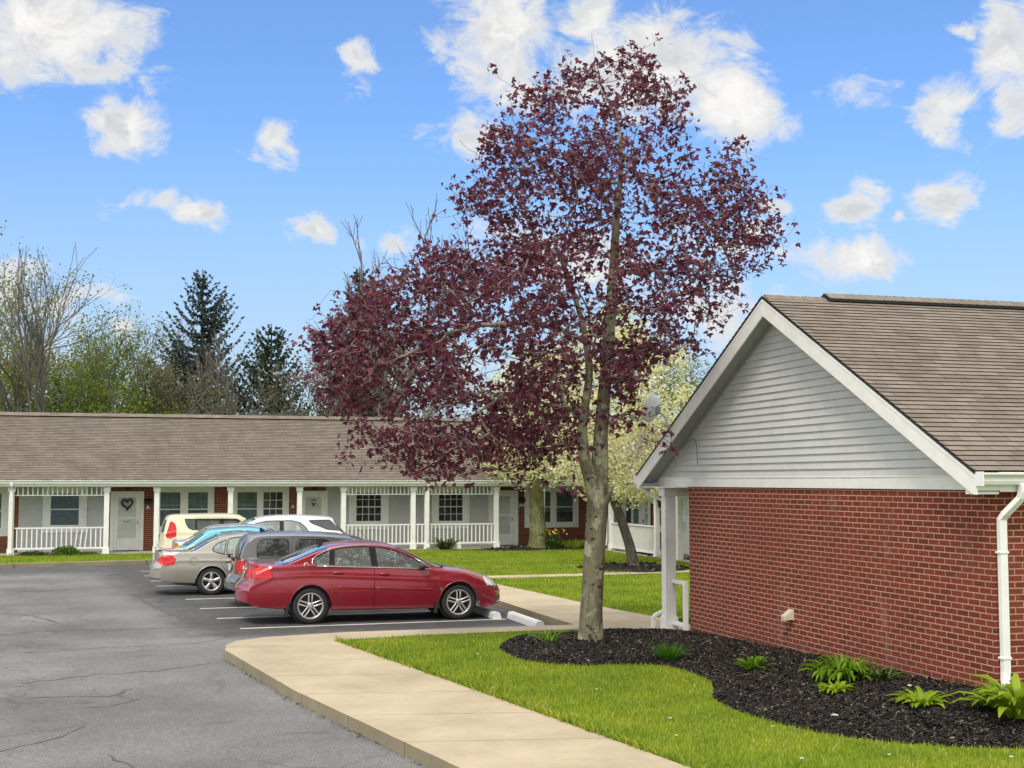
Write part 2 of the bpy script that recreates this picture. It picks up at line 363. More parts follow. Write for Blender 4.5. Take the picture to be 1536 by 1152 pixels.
M['yellow_petal'] = simple('yellow_petal', (.72, .58, .10), .7)
M['stone'] = simple('pale_stone', (.48, .45, .41), .85, var=.25, scale=15)
M['beige'] = simple('beige_plastic', (.55, .48, .38), .55, var=.08)
# ------------------------------------------------------------------ ground
from mathutils import noise as mnoise
def sheet(name, pts, z, mat, kind='structure', skirt=None, parent=None, side=None):
    mb = MB()
    top = [(x, y, z) for x, y in pts]
    mb.poly(top, 0)
    if skirt is not None:
        n = len(pts)
        for i in range(n):
            a, b = pts[i], pts[(i + 1) % n]
            mb.add([(*a, z), (*b, z), (*b, skirt), (*a, skirt)], [(0, 1, 2, 3)], 1)
    o = mb.build(name, [mat, side or mat])
    return props(o, kind=kind)
ZL = .13   # level of lawns and walks above the asphalt
sheet('ground', [(-900, -900), (900, -900), (900, 900), (-900, 900)], -.03, M['lawn'])
sheet('parking_lot', [(-120, -160), (9, -160), (9, 46), (-120, 46)], 0, M['asphalt'])
def lawn(name, pts): return sheet(name, pts, ZL - .015, M['lawn'], skirt=-.02)
lawn('lawn', [(3.2, 20.75), (3.95, 15.6), (4.47, 12.3), (5.9, 3), (6.5, -20), (40, -20), (40, 12.5), (12, 12.5), (8.8, 13), (8.6, 20.1), (7.1, 20.95)])
lawn('lawn', [(9.2, 22.3), (8.92, 24.6), (8.68, 28.2), (8.5, 30), (8.4, 33.4), (8.3, 46.9), (60, 60), (60, 22.3)])
KY = lambda x: 42.75 + .20 * x      # far kerb line
lawn('lawn', [(-70, KY(-70) + .15), (-3, KY(-3) + .15), (7.3, KY(7.3) + .15), (7.5, 90), (-70, 90)])
# concrete walk in front (kerb edge against the drive) with its strip and the walk along the stalls
A_l = [(4.6, 2.2), (2.79, 11.22), (1.91, 15.88), (1.38, 19.87), (1.42, 20.45), (1.62, 20.95), (2.12, 21.35), (3.46, 21.66), (5.2, 21.68), (7.42, 21.66)]
A_r = [(7.42, 20.95), (6.2, 20.98), (4.42, 20.88), (3.10, 20.58), (3.95, 15.55), (4.47, 12.28), (5.9, 3.0)]
def worn(P, amp, seed, step=.16):
    rg = np.random.default_rng(seed); out = []
    for a, b in zip(P[:-1], P[1:]):
        k = max(1, int(math.dist(a, b) / step))
        for j in range(k):
            t = j / k; x, y = a[0] + (b[0] - a[0]) * t, a[1] + (b[1] - a[1]) * t
            q = amp * (mnoise.noise((x * 3.1, y * 3.1, seed)) + .8 * max(0, mnoise.noise((x * 9, y * 9, seed)) - .25) * 2)
            out.append((x + abs(q) * .9, y - q * .2))
    out.append(P[-1]); return out
sheet('sidewalk', worn(A_l, .016, 3) + A_r, ZL, M['concrete'], skirt=-.02, side=M['kerb'])
sheet('sidewalk', [(7.42, 21.66), (7.40, 23.93), (7.36, 42.6), (8.35, 42.6), (8.40, 33), (8.55, 30), (8.72, 28.2), (8.98, 24.57), (9.3, 22.4), (9.3, 20.05), (8.55, 20.0), (7.45, 20.25), (7.42, 20.95)], ZL, M['concrete'], skirt=-.02, side=M['kerb'])
sheet('footpath', [(8.42, 32.35), (11.1, 32.45), (13.6, 32.9), (16.9, 33.5), (16.9, 34.3), (13.9, 33.65), (11.4, 33.35), (8.41, 33.3)], ZL + .002, M['concrete'])
# kerb along the far grass strip
mb = MB()
mb.prism([(-70, KY(-70), -.02), (-70, KY(-70), .135), (-70, KY(-70) + .15, .135), (-70, KY(-70) + .15, -.02)], (77.3, .20 * 77.3, 0))
props(mb.build('kerb', M['kerb'], bevel=.02), kind='structure')
# stall lines
for i, (xa, ya, xb, yb) in enumerate([(1.91, 23.80, 6.86, 24.02), (1.62, 25.66, 6.9, 25.88), (1.41, 27.72, 6.9, 27.95), (1.21, 29.95, 6.9, 30.15), (.94, 32.0, 6.9, 32.2), (.67, 33.9, 6.9, 34.1), (.55, 35.6, 6.9, 35.8), (.4, 37.6, 6.9, 37.8), (.3, 39.5, 6.9, 39.7)]):
    h = .055; mb = MB(); k = 26; rg = np.random.default_rng(i)
    for j in range(k):
        t0, t1 = j / k, (j + 1) / k
        e = [h + rg.normal(0, .004) for _ in range(4)]
        p = lambda t, s: (xa + (xb - xa) * t, ya + (yb - ya) * t + s, .004)
        if j == 0: lo = p(t0, -e[0]); hi = p(t0, e[1])
        l2, h2 = p(t1, -e[2]), p(t1, e[3]); mb.poly([lo, l2, h2, hi]); lo, hi = l2, h2
    props(mb.build('parking_line', M['linepaint']), kind='structure')
# dark filled cracks on the drive
def crack(pts, w, seed):
    rg = np.random.default_rng(seed); P = []
    for (a, b) in zip(pts[:-1], pts[1:]):
        n = max(2, int(math.dist(a, b) / .12))
        for j in range(n):
            t = j / n; P.append((a[0] + (b[0] - a[0]) * t + rg.normal(0, .025), a[1] + (b[1] - a[1]) * t + rg.normal(0, .035)))
    P.append(pts[-1]); mb = MB(); prev = None
    for i, p in enumerate(P):
        q = P[min(i + 1, len(P) - 1)]; o = P[max(i - 1, 0)]; d = Vector((q[0] - o[0], q[1] - o[1])); d.normalize()
        ww = w * .62 * (.25 + 1.1 * rg.random() ** 1.5) * (0.3 if i in (0, len(P) - 1) else 1)
        l = (p[0] - d.y * ww, p[1] + d.x * ww, .003); r = (p[0] + d.y * ww, p[1] - d.x * ww, .003)
        if prev: mb.poly([prev[1], r, l, prev[0]])
        prev = (l, r)
    return mb
for i, (pts, w) in enumerate([
    ([(.11, 31.9), (.35, 29.6), (.62, 27.8), (.95, 26.0), (1.2, 24.3), (1.55, 23.6), (1.95, 23.1)], .07),
    ([(1.2, 24.3), (.2, 24.2), (-1.2, 24.4), (-2.2, 24.0)], .035),
    ([(1.95, 23.1), (1.5, 22.4), (1.05, 21.9), (-.4, 21.7), (-1.6, 21.4)], .03),
    ([(1.4, 19.6), (.4, 18.9), (-.5, 18.7), (-1.3, 18.2)], .04),
    ([(-1.2, 16.9), (-.7, 17.0), (-.2, 16.8), (.1, 17.4)], .035),
    ([(-.9, 16.0), (-.2, 16.1), (.15, 16.5), (-.1, 16.8)], .025),
    ([(-.15, 13.3), (.1, 12.6), (.05, 12.0), (.35, 11.4), (.4, 10.6)], .05),
    ([(2.2, 22.6), (3.1, 22.55), (3.9, 22.7)], .05),
    ([(-1.4, 13.6), (-.7, 14.2), (-.4, 15.0)], .03), ([(-3, 28.5), (-1.8, 27.2), (-1.2, 25.6)], .05), ([(-3.4, 34), (-2.2, 33.2), (-.4, 33.5)], .05)]):
    props(crack(pts, w, 40 + i).build('crack_filler', M['crackseal']), kind='structure')
# a little leaf and grit litter in the gutter of the kerb
rg = np.random.default_rng(5); mb = MB()
for i in range(260):
    t = rg.random(); k = rg.integers(0, 2)
    a, b = (A_l[1], A_l[2]) if k else (A_l[2], A_l[3])
    x = a[0] + (b[0] - a[0]) * t - abs(rg.normal(0, .035)) - .01; y = a[1] + (b[1] - a[1]) * t
    s = .006 + .014 * rg.random(); an = rg.random() * 6
    mb.add([(x + s * math.cos(an + j * 1.9), y + s * math.sin(an + j * 1.9), .006 + .01 * rg.random()) for j in range(3)], [(0, 1, 2)])
props(mb.build('litter', M['chip'], fixn=False), kind='stuff', label='dark grit and leaf litter lying along the foot of the walk kerb')

# ------------------------------------------------------------- mulch beds
def wallz(y): return .165 + (19.75 - y) / (19.75 - 11.92) * (.385 - .165)
EDGE = [(6.0, 20.35), (5.45, 19.4), (5.25, 18.4), (5.35, 17.5), (5.85, 16.95), (6.55, 16.85), (7.0, 16.5), (7.02, 15.4), (6.80, 14.7), (6.45, 13.9), (6.38, 13.0), (6.52, 12.1), (6.85, 11.4), (7.35, 10.95), (8.1, 10.6), (9.2, 10.45), (11.5, 10.3)]
def catmull(P, k):
    out = []; P = [Vector(p) for p in P]
    for i in range(len(P) - 1):
        a, b, c, d = P[max(i - 1, 0)], P[i], P[i + 1], P[min(i + 2, len(P) - 1)]
        for j in range(k):
            t = j / k; out.append(.5 * ((2 * b) + (c - a) * t + (2 * a - 5 * b + 4 * c - d) * t * t + (3 * b - a - 3 * c + d) * t ** 3))
    out.append(P[-1]); return out
from mathutils import noise as mnoise
INNER = [(8.3, 20.15), (8.35, 20.1), (8.5, 20.0), (8.77, 19.7), (8.77, 18.9), (8.77, 18.2), (8.77, 17.3), (8.77, 16.4), (8.77, 15.5), (8.77, 14.7), (8.77, 14.0), (8.77, 13.3), (8.77, 12.7), (8.77, 12.1), (8.95, 11.95), (9.6, 11.94), (11.5, 11.94)]
eo = catmull(EDGE, 5); ei = catmull(INNER, 5)
def bed_z(u, yin, x, y):
    base = .118 + (max(.15, wallz(min(max(yin, 11.9), 19.8))) - .118) * (1 - (1 - u) ** 1.6)
    ring = .07 * math.exp(-((x - 6.7) ** 2 + (y - 18.75) ** 2) / .5)
    edge = .03 * min(1, u * 14)
    return base + ring + edge + .022 * mnoise.noise((x * 2.1, y * 2.1, 0)) + .014 * mnoise.noise((x * 7, y * 7, 3)) * min(1, u * 8)
NU = 40; V = []; F = []
for a, b in zip(eo, ei):
    for k in range(NU + 1):
        u = (k / NU) ** 1.1; x = a[0] + (b[0] - a[0]) * u; y = a[1] + (b[1] - a[1]) * u
        V.append((x, y, bed_z(u, b[1], x, y) if k else .10))
for i in range(len(eo) - 1):
    for k in range(NU): F.append((i * (NU + 1) + k, (i + 1) * (NU + 1) + k, (i + 1) * (NU + 1) + k + 1, i * (NU + 1) + k + 1))
bedV = np.array(V)
props(np_mesh('mulch_bed', V, F, M['mulch'], smooth=True), kind='structure')
def bedheight(x, y):
    d = (bedV[:, 0] - x) ** 2 + (bedV[:, 1] - y) ** 2; return float(bedV[d.argmin(), 2])
def chips(V, F, n, seed, smax=.035):
    """loose bark chips lying on a bed"""
    rg = np.random.default_rng(seed); V = np.asarray(V); F = np.asarray(F)
    fi = rg.integers(0, len(F), n); w = rg.dirichlet((1, 1, 1, 1), n)
    p = (V[F[fi]] * w[:, :, None]).sum(1)
    an = rg.random(n) * 6.283; L = (.012 + smax * rg.random(n) ** 2); W = L * (.25 + .3 * rg.random(n)); tl = rg.normal(0, .35, n)
    d = np.stack([np.cos(an), np.sin(an), tl], 1) * L[:, None]; e = np.stack([-np.sin(an), np.cos(an), rg.normal(0, .5, n)], 1) * W[:, None]
    p = p + np.array([0, 0, .010]); 
    vv = np.concatenate([p - d - e * .6, p + d - e, p + d * .9 + e, p - d + e * .8], 1).reshape(-1, 3)
    return vv, np.arange(4 * n).reshape(-1, 4)
vv, ff = chips(V, F, 40000, 3, .015)
props(np_mesh('mulch_chips', vv, ff, M['chip']), kind='stuff', label='dark bark chips covering the planting bed beside the brick wall')
def round_bed(cx, cy, rx, ry, seed, h=.12, z0=.10):
    n = 40; Vb = []; Fb = []
    for k in range(9):
        t = k / 8
        for j in range(n):
            a = 2 * math.pi * j / n; rr = 1 + .12 * mnoise.noise((math.cos(a) * 1.5 + seed, math.sin(a) * 1.5, 1))
            x, y = cx + rx * t * rr * math.cos(a), cy + ry * t * rr * math.sin(a)
            Vb.append((x, y, z0 + h * (1 - t ** 2) + .02 * mnoise.noise((x * 4, y * 4, seed)) * (1 - t)))
    for k in range(8):
        for j in range(n): Fb.append((k * n + j, k * n + (j + 1) % n, (k + 1) * n + (j + 1) % n, (k + 1) * n + j))
    props(np_mesh('mulch_bed', Vb, Fb, M['mulch'], smooth=True), kind='structure')
    v2, f2 = chips(Vb, Fb, 700, seed, .09)
    return v2, f2
a = round_bed(13.9, 35.2, 1.75, 2.1, 3); b = round_bed(14.2, 45.6, 2.9, .95, 5); c = round_bed(16.9, 40.5, .7, 5.0, 7, .05)
vv = np.concatenate([a[0], b[0], c[0]]); ff = np.arange(len(vv)).reshape(-1, 4)
props(np_mesh('mulch_chips', vv, ff, M['chip']), kind='stuff', label='grey bark chips round the trees on the courtyard lawn')

# ------------------------------------------------------------------- grass
def blades(name, P, h, w, seed, label, lean=.35):
    rg = np.random.default_rng(seed); n = len(P)
    an = rg.random(n) * 6.283; hh = h * (.55 + .8 * rg.random(n) ** 1.5); ww = w * (.6 + .8 * rg.random(n))
    d = np.stack([np.cos(an), np.sin(an), 0 * an], 1); la = rg.random(n) * 6.283
    ln = np.stack([np.cos(la), np.sin(la), 0 * la], 1) * (hh * lean * rg.random(n))[:, None]
    m1 = P + ln * .35 + np.array([0, 0, 1]) * (hh * .6)[:, None]; t = P + ln + np.array([0, 0, 1]) * hh[:, None]
    V = np.concatenate([P - d * ww[:, None], P + d * ww[:, None], m1 + d * (ww * .8)[:, None], t], 1).reshape(-1, 3)
    return props(np_mesh(name, V, np.arange(4 * n).reshape(-1, 4), M['blade']), kind='stuff', label=label)
def in_poly(P, poly):
    x, y = P[:, 0], P[:, 1]; ins = np.zeros(len(P), bool); n = len(poly)
    for i in range(n):
        x0, y0 = poly[i]; x1, y1 = poly[(i + 1) % n]
        if y0 == y1: continue
        c = ((y0 > y) != (y1 > y)) & (x < (x1 - x0) * (y - y0) / (y1 - y0) + x0); ins ^= c
    return ins
def scatter(poly, n, seed, holes=(), z=ZL - .016):
    rg = np.random.default_rng(seed); p = np.array(poly); lo, hi = p.min(0), p.max(0)
    P = lo + (hi - lo) * rg.random((n, 2)); k = in_poly(P, poly)
    for h in holes: k &= ~in_poly(P, h)
    P = P[k]; return np.concatenate([P, np.full((len(P), 1), z)], 1)
bedpoly = [(p[0], p[1]) for p in eo] + [(11.5, 11.9), (8.8, 11.9), (8.8, 20.2)]
island_poly = [(3.08, 20.62), (3.93, 15.6), (4.46, 12.3), (4.75, 10.4), (5.3, 7.4), (9.4, 7.4), (9.6, 10.6), (8.7, 12.2), (8.6, 20.2), (7.1, 20.97), (6.2, 20.99), (4.42, 20.9)]
P1 = scatter(island_poly, 150000, 1, [bedpoly])
blades('grass', P1, .043, .0042, 2, 'short bright green grass of the front lawn')
# taller seeding tufts and edge grass over the walk
rg = np.random.default_rng(9); E1 = []
for a, b in zip([(3.10, 20.58), (3.95, 15.55), (4.47, 12.28)], [(3.95, 15.55), (4.47, 12.28), (5.2, 8)]):
    t = rg.random(1800)[:, None]; E1.append(np.array(a) + (np.array(b) - a) * t + np.stack([rg.normal(.03, .03, 1800), 0 * t[:, 0]], 1))
for cx, cy in [(4.35, 16.2), (4.2, 15.2), (5.3, 11.6), (5.6, 10.4), (5.1, 13.2), (6.0, 9.8), (4.9, 17.2), (4.0, 18.4), (6.2, 10.9), (5.0, 10.7), (5.4, 9.6), (4.7, 12.3)]:
    E1.append(np.array((cx, cy)) + rg.normal(0, .09, (45, 2)))
E1 = np.concatenate(E1); E1 = np.concatenate([E1, np.full((len(E1), 1), ZL - .02)], 1)
blades('grass', E1, .085, .0042, 4, 'taller grass tufts along the walk edge of the front lawn', .9)
P2 = scatter([(9.0, 24.6), (8.75, 28.2), (8.55, 30), (8.42, 32.3), (13.6, 32.8), (17, 33.3), (17, 22.4), (9.25, 22.4)], 70000, 5)
P3 = scatter([(8.42, 33.3), (11.4, 33.4), (13.9, 33.7), (16.4, 34.2), (16.2, 46.3), (8.3, 46.3)], 70000, 6, [[(12.3, 34), (15.5, 34), (15.5, 37), (12.3, 37)]])
blades('grass', np.concatenate([P2, P3]), .05, .008, 7, 'short green grass of the courtyard lawn between the buildings')
P4 = scatter([(-12, KY(-12) + .16), (7.3, KY(7.3) + .16), (7.3, 46.6), (-12, 46.6)], 60000, 8)
blades('grass', P4, .055, .009, 9, 'green grass strip between the far kerb and the long building')
# clover and dandelion heads
def flower(x, y, h, r, mat, lab):
    mb = MB(); mb.tube([(0, 0, 0), (.006, .004, h * .6), (.004, 0, h)], .0025, 4, 1)
    for k in range(7):
        a = k * .9; mb.add([(0, 0, h), (r * math.cos(a - .4), r * math.sin(a - .4), h + r * .5), (r * 1.1 * math.cos(a), r * 1.1 * math.sin(a), h + r * .15), (r * math.cos(a + .4), r * math.sin(a + .4), h + r * .5)], [(0, 1, 2, 3)], 0)
    o = mb.build('clover_flower', [mat, M['blade']], fixn=False); o.location = (x, y, ZL - .015)
    return props(o, lab, 'flower', 'small wild flowers in the front lawn')
FL = [(5.05, 11.75), (5.62, 10.35), (6.35, 10.15), (6.9, 9.6), (5.2, 14.4), (4.6, 17.5), (6.15, 11.9), (7.4, 9.9), (5.9, 9.3), (5.35, 12.6)]
for i, (x, y) in enumerate(FL):
    flower(x, y, .075 + .03 * (i % 3), .014 + .003 * (i % 2), M['petal'], 'tiny white clover flower standing in the front lawn grass')
# wheel stops
def wheel_stop(x, y0, y1, label):
    L = y1 - y0; mb = MB()
    pr = [(-.085, 0), (-.07, .095), (-.045, .125), (.045, .125), (.07, .095), (.085, 0)]
    mb.prism([(a, 0, b) for a, b in pr], (0, L, 0))
    mb.lathe([(0, .1265), (.014, .1265), (.014, .1275), (0, .1275)], 10, 'z', (0, .25, 0), 1); mb.lathe([(0, .1265), (.014, .1265), (.014, .1275), (0, .1275)], 10, 'z', (0, L - .25, 0), 1)
    o = mb.build('wheel_stop', [M['white'], M['metal_grey']], bevel=.012); o.location = (x, y0, .002)
    return props(o, label, 'wheel stop', 'white wheel stops at the heads of the stalls')
wheel_stop(6.70, 24.05, 25.85, 'white concrete wheel stop under the nose of the red sedan')
wheel_stop(7.02, 22.35, 24.2, 'white concrete wheel stop lying free in the empty space beside the red sedan')
wheel_stop(6.75, 27.6, 29.4, 'white concrete wheel stop in front of the dark grey wagon'); wheel_stop(6.75, 30.9, 32.7, 'white concrete wheel stop in front of the champagne sedan')
# --------------------------------------------------------------- buildings
def courses_slope(mb, e0, e1, r0, r1, expo=.120, butt=.012, mi=0):
    """shingle courses from eave line e0-e1 up to ridge line r0-r1 as real steps"""
    e0, e1, r0, r1 = map(Vector, (e0, e1, r0, r1)); n = max(2, round((r0 - e0).length / expo))
    nor = (e1 - e0).cross(r0 - e0).normalized()
    if nor.z < 0: nor = -nor
    for i in range(n):
        a, b = i / n, (i + 1) / n
        p0, p1, q0, q1 = e0.lerp(r0, a), e1.lerp(r1, a), e0.lerp(r0, b), e1.lerp(r1, b)
        mb.add([p0 + nor * butt, p1 + nor * butt, q1, q0], [(0, 1, 2, 3)], mi)
        mb.add([p0, p1, p1 + nor * butt, p0 + nor * butt], [(0, 1, 2, 3)], 2)
def clap(mb, axis, c, sgn, a0f, a1f, z0, z1, expo=.100, out=.022, mi=0):
    """clapboards: wall plane axis ('x' or 'y') = c, facing sgn; a0f/a1f give the span at height z"""
    z = z0
    while z < z1 - .01:
        zt = min(z + expo, z1); P = lambda a, d, zz: (c + sgn * d, a, zz) if axis == 'x' else (a, c + sgn * d, zz)
        b0, b1, t0, t1 = a0f(z), a1f(z), a0f(zt), a1f(zt)
        mb.add([P(b0, out, z), P(b1, out, z), P(t1, .001, zt), P(t0, .001, zt)], [(0, 1, 2, 3)], mi)
        mb.add([P(b0, 0, z), P(b1, 0, z), P(b1, out, z), P(b0, out, z)], [(0, 1, 2, 3)], mi); z += expo
def gutter(mb, p0, p1, out, mi=0):
    """K-style gutter from p0 to p1 (top back edge), out = horizontal unit outward"""
    p0, p1, o = Vector(p0), Vector(p1), Vector(out); z = Vector((0, 0, 1))
    pr = [(0, 0), (0, -.125), (.07, -.125), (.085, -.09), (.085, -.055), (.115, -.02), (.125, -.02), (.125, 0), (.118, 0), (.118, -.012), (.008, -.11), (.008, 0)]
    mb.prism([p0 + o * a + z * b for a, b in pr], p1 - p0, mi)
def post(mb, x, y, z0, z1, w=.15, mi=0):
    h = w / 2
    mb.box(x - h, x + h, y - h, y + h, z0, z1, mi)
    mb.box(x - h - .025, x + h + .025, y - h - .025, y + h + .025, z0 - .001, z0 + .20, mi)
    mb.box(x - h - .012, x + h + .012, y - h - .012, y + h + .012, z0 + .2, z0 + .225, mi)
    mb.box(x - h - .03, x + h + .03, y - h - .03, y + h + .03, z1 - .16, z1 - .035, mi); mb.box(x - h - .045, x + h + .045, y - h - .045, y + h + .045, z1 - .035, z1 + .001, mi)
def railing(p0, p1, z0, z1, n, parent, name='railing', skew=0):
    p0, p1 = Vector((*p0, 0)), Vector((*p1, 0)); d = (p1 - p0); L = d.length; d.normalize(); q = Vector((-d.y, d.x, 0))
    mb = MB()
    def bar(a, b, za, zb, hw):
        c = [p0 + d * a - q * hw, p0 + d * b - q * hw, p0 + d * b + q * hw, p0 + d * a + q * hw]
        mb.prism([Vector((v.x, v.y, za)) for v in c], (0, 0, zb - za))
    bar(0, L, z1 - .045, z1, .035); bar(0, L, z0, z0 + .06, .03)
    rg = np.random.default_rng(int(L * 100))
    for i in range(n):
        a = L * (i + .5) / n; s = skew * (1 if 11 < i < 15 else 0) * L / n
        c = [Vector((a - .02, -.02, 0)), Vector((a + .02, -.02, 0)), Vector((a + .02, .02, 0)), Vector((a - .02, .02, 0))]
        f = lambda v, dx, z: p0 + d * (v.x + dx) + q * v.y + Vector((0, 0, z))
        lo = [f(v, -s, z0 + .059) for v in c]; hi = [f(v, s, z1 - .044) for v in c]
        mb.add(lo + hi, [(0, 1, 5, 4), (1, 2, 6, 5), (2, 3, 7, 6), (3, 0, 4, 7)])
    return mb.build(name, M['white_vinyl'], parent)
def text_mesh(name, txt, size, loc, rot, mat, parent, depth=.006):
    cu = bpy.data.curves.new(name, 'FONT'); cu.body = txt; cu.size = size; cu.extrude = depth; cu.offset = size * .03; cu.align_x = 'CENTER'; cu.align_y = 'CENTER'
    t = bpy.data.objects.new(name, cu); COL.objects.link(t); dg = bpy.context.evaluated_depsgraph_get()
    me = bpy.data.meshes.new_from_object(t.evaluated_get(dg)); COL.objects.unlink(t); bpy.data.objects.remove(t)
    o = link_mesh(name, me, mat, parent); o.location = loc; o.rotation_euler = rot
    return o

def wall_frame(axis, c, sgn):
    """maps (along, out, z) to a world box on a wall plane"""
    if axis == 'y': return lambda mb, a0, a1, d0, d1, z0, z1, mi=0: mb.box(a0, a1, c + sgn * d0, c + sgn * d1, z0, z1, mi)
    return lambda mb, a0, a1, d0, d1, z0, z1, mi=0: mb.box(c + sgn * d0, c + sgn * d1, a0, a1, z0, z1, mi)
def window(B, parent, a0, a1, z0, z1, sashes, inner='room', grid=None, casing=True, grids=None, apron=0., blinds=None):
    """double-hung window(s): a0..a1 outer casing, z0..z1 outer; sashes list of (sa0, sa1, sz0, sz1)"""
    mb = MB(); s0 = min(s[0] for s in sashes); s1 = max(s[1] for s in sashes); b0 = sashes[0][2]; t0 = sashes[0][3]
    B(mb, a0, s0, .0, .035, z0, z1); B(mb, s1, a1, .0, .035, z0, z1)
    if z1 > t0 + .005: B(mb, s0, s1, .0, .033, t0, z1)
    if b0 > z0 + .005: B(mb, s0, s1, .0, .031, z0, b0)
    for p, q in zip(sashes[:-1], sashes[1:]): B(mb, p[1], q[0], .0, .037, b0, t0)
    fr = mb.build('window', M['white_vinyl'], parent, bevel=.005)
    for i, (x0, x1, y0, y1) in enumerate(sashes):
        ym = y0 + (y1 - y0) * .50; mb = MB(); w = .035
        for (u, v, k) in ((y0, ym + .018, .012), (ym - .018, y1, .020)):
            B(mb, x0, x0 + w, k - .01, k + .014, u, v); B(mb, x1 - w, x1, k - .01, k + .014, u, v)
            B(mb, x0 + w, x1 - w, k - .01, k + .014, u, u + w); B(mb, x0 + w, x1 - w, k - .01, k + .014, v - w, v)
        mb.build('sash', M['white'], fr)
        mb = MB(); B(mb, x0 + w, x1 - w, .014, .017, y0 + w, ym - .018); B(mb, x0 + w, x1 - w, .022, .025, ym + .018, y1 - w); mb.build('pane', M['glass'], fr)
        g = grids[i] if grids else grid
        if g:
            mb = MB(); nx, ny = abs(g[0]), g[1]; dd = .0 if g[0] > 0 else -.0145
            for (u, v, d) in ((y0 + w, ym - .02, .0275 + dd), (ym + .02, y1 - w, .0285 + dd)):
                for k in range(1, nx): xx = x0 + w + (x1 - x0 - 2 * w) * k / nx; B(mb, xx - .009, xx + .009, d - .009, d, u, v)
                for k in range(1, ny): zz = u + (v - u) * k / ny; B(mb, x0 + w, x1 - w, d - .0085, d - .0005, zz - .009, zz + .009)
            mb.build('muntins', M['white'], fr)
        kind = blinds[i] if blinds else inner
        mb = MB()
        if kind == 'room': B(mb, x0 + .01, x1 - .01, .0015, .0035, y0 + .01, y1 - .01); mb.build('interior', M['room'], fr)
        elif kind == 'curtain':
            B(mb, x0 + .01, x1 - .01, .0015, .0035, y0 + .01, y1 - .01); mb.build('curtain', M['curtain'], fr)
        else:   # slatted blind, dark gap at the foot
            gap = {'blind': .0, 'blind_gap': .34, 'half': .5}[kind]; zb = y0 + (y1 - y0) * gap
            B(mb, x0 + .01, x1 - .01, .0015, .0035, y0 + .01, y1 - .01, 1)
            z = zb
            while z < y1 - .03:
                B(mb, x0 + .02, x1 - .02, .0045, .0115, z, z + .028); z += .036
            mb.build('blind', [M['blind'], M['room']], fr)
    return fr
def door(B, parent, a0, a1, z0, z1, d0, d1, panel_z, handle=1):
    mb = MB(); B(mb, a0, d0, .0, .045, z0, z1); B(mb, d1, a1, .0, .045, z0, z1); B(mb, d0, d1, .0, .043, z1 - .1, z1)
    fr = mb.build('door', M['white'], parent, bevel=.005)
    mb = MB(); s = .13; zl, zh = panel_z; zt = z1 - .101
    B(mb, d0 + .004, d0 + s, .002, .03, z0 + .02, zt); B(mb, d1 - s, d1 - .004, .002, .03, z0 + .02, zt); B(mb, d0 + s, d1 - s, .002, .03, z0 + .02, zl); B(mb, d0 + s, d1 - s, .002, .03, zh, zt)
    B(mb, d0 + s, d1 - s, .002, .026, (zl + zh) / 2 - .025, (zl + zh) / 2 + .025)
    mb.build('door_leaf', M['white'], fr, bevel=.004)
    mb = MB(); B(mb, d0 + s, d1 - s, .006, .010, zl, zh); mb.build('pane', M['doorglass'], fr)
    mb = MB(); B(mb, d0 + s, d1 - s, .002, .0045, zl, zh); mb.build('inner_door', M['white_vinyl'], fr)
    mb = MB(); hx = d1 - .07 if handle > 0 else d0 + .07
    B(mb, hx - .012, hx + .012, .03, .07, z0 + .94, z0 + 1.06); mb.build('handle', M['dark'], fr, bevel=.004)
    mb = MB(); B(mb, a0 - .03, a1 + .03, .0, .12, z0 - .05, z0 - .002); mb.build('threshold', M['dark'], fr)
    return fr

# ---------------- near house -------------------------------------------
WX, WY0, WY1 = 8.75, 11.92, 19.75
RX, YA, ZA = 8.46, 16.49, 5.20          # rake plane, ridge line
YR, YLF, ZE = 11.76, 21.30, 2.715       # eave edges and their height
XE = 24.0
H = empty('brick_house', (WX, WY0, 0), 0, 'brick gable-end house with grey clapboard gable at the right, beside the mulch bed', 'house')
IH = (-WX, -WY0, 0)
class HB(MB):
    def build(s, name, mats, parent=None, **k):
        o = MB.build(s, name, mats, parent, **k)
        if parent is H: o.location = IH
        return o
mb = HB(); mb.box(WX, WX + .2, WY0, WY1, .0, 2.52); mb.box(WX + .2, XE, WY0, WY0 + .2, .0, 2.52); mb.box(WX + .2, XE, WY1 - .2, WY1, 0, 2.52)
mb.build('wall', M['brick'], H)
sl = (ZA - ZE) / (YA - YR)
zr = lambda y: ZA - sl * abs(y - YA) if y < YA else ZA - (ZA - ZE) / (YLF - YA) * (y - YA)
mb = HB(); zin = .16
f0 = lambda z: YA - (ZA - zin - z) / sl; f1 = lambda z: YA + (ZA - zin - z) / ((ZA - ZE) / (YLF - YA))
clap(mb, 'x', WX - .008, -1, f0, f1, 2.67, ZA - zin - .02)
mb.poly([(WX - .002, f0(2.6), 2.6), (WX - .002, f1(2.6), 2.6), (WX - .002, YA, ZA - zin)])
mb.build('gable_siding', M['siding'], H, fixn=False)
mb = HB(); mb.box(WX - .026, WX + .01, YR + .22, YLF - .12, 2.515, 2.672); mb.box(WX - .034, WX - .026, YR + .22, YLF - .12, 2.655, 2.672)
mb.build('frieze_board', M['white'], H, bevel=.004)
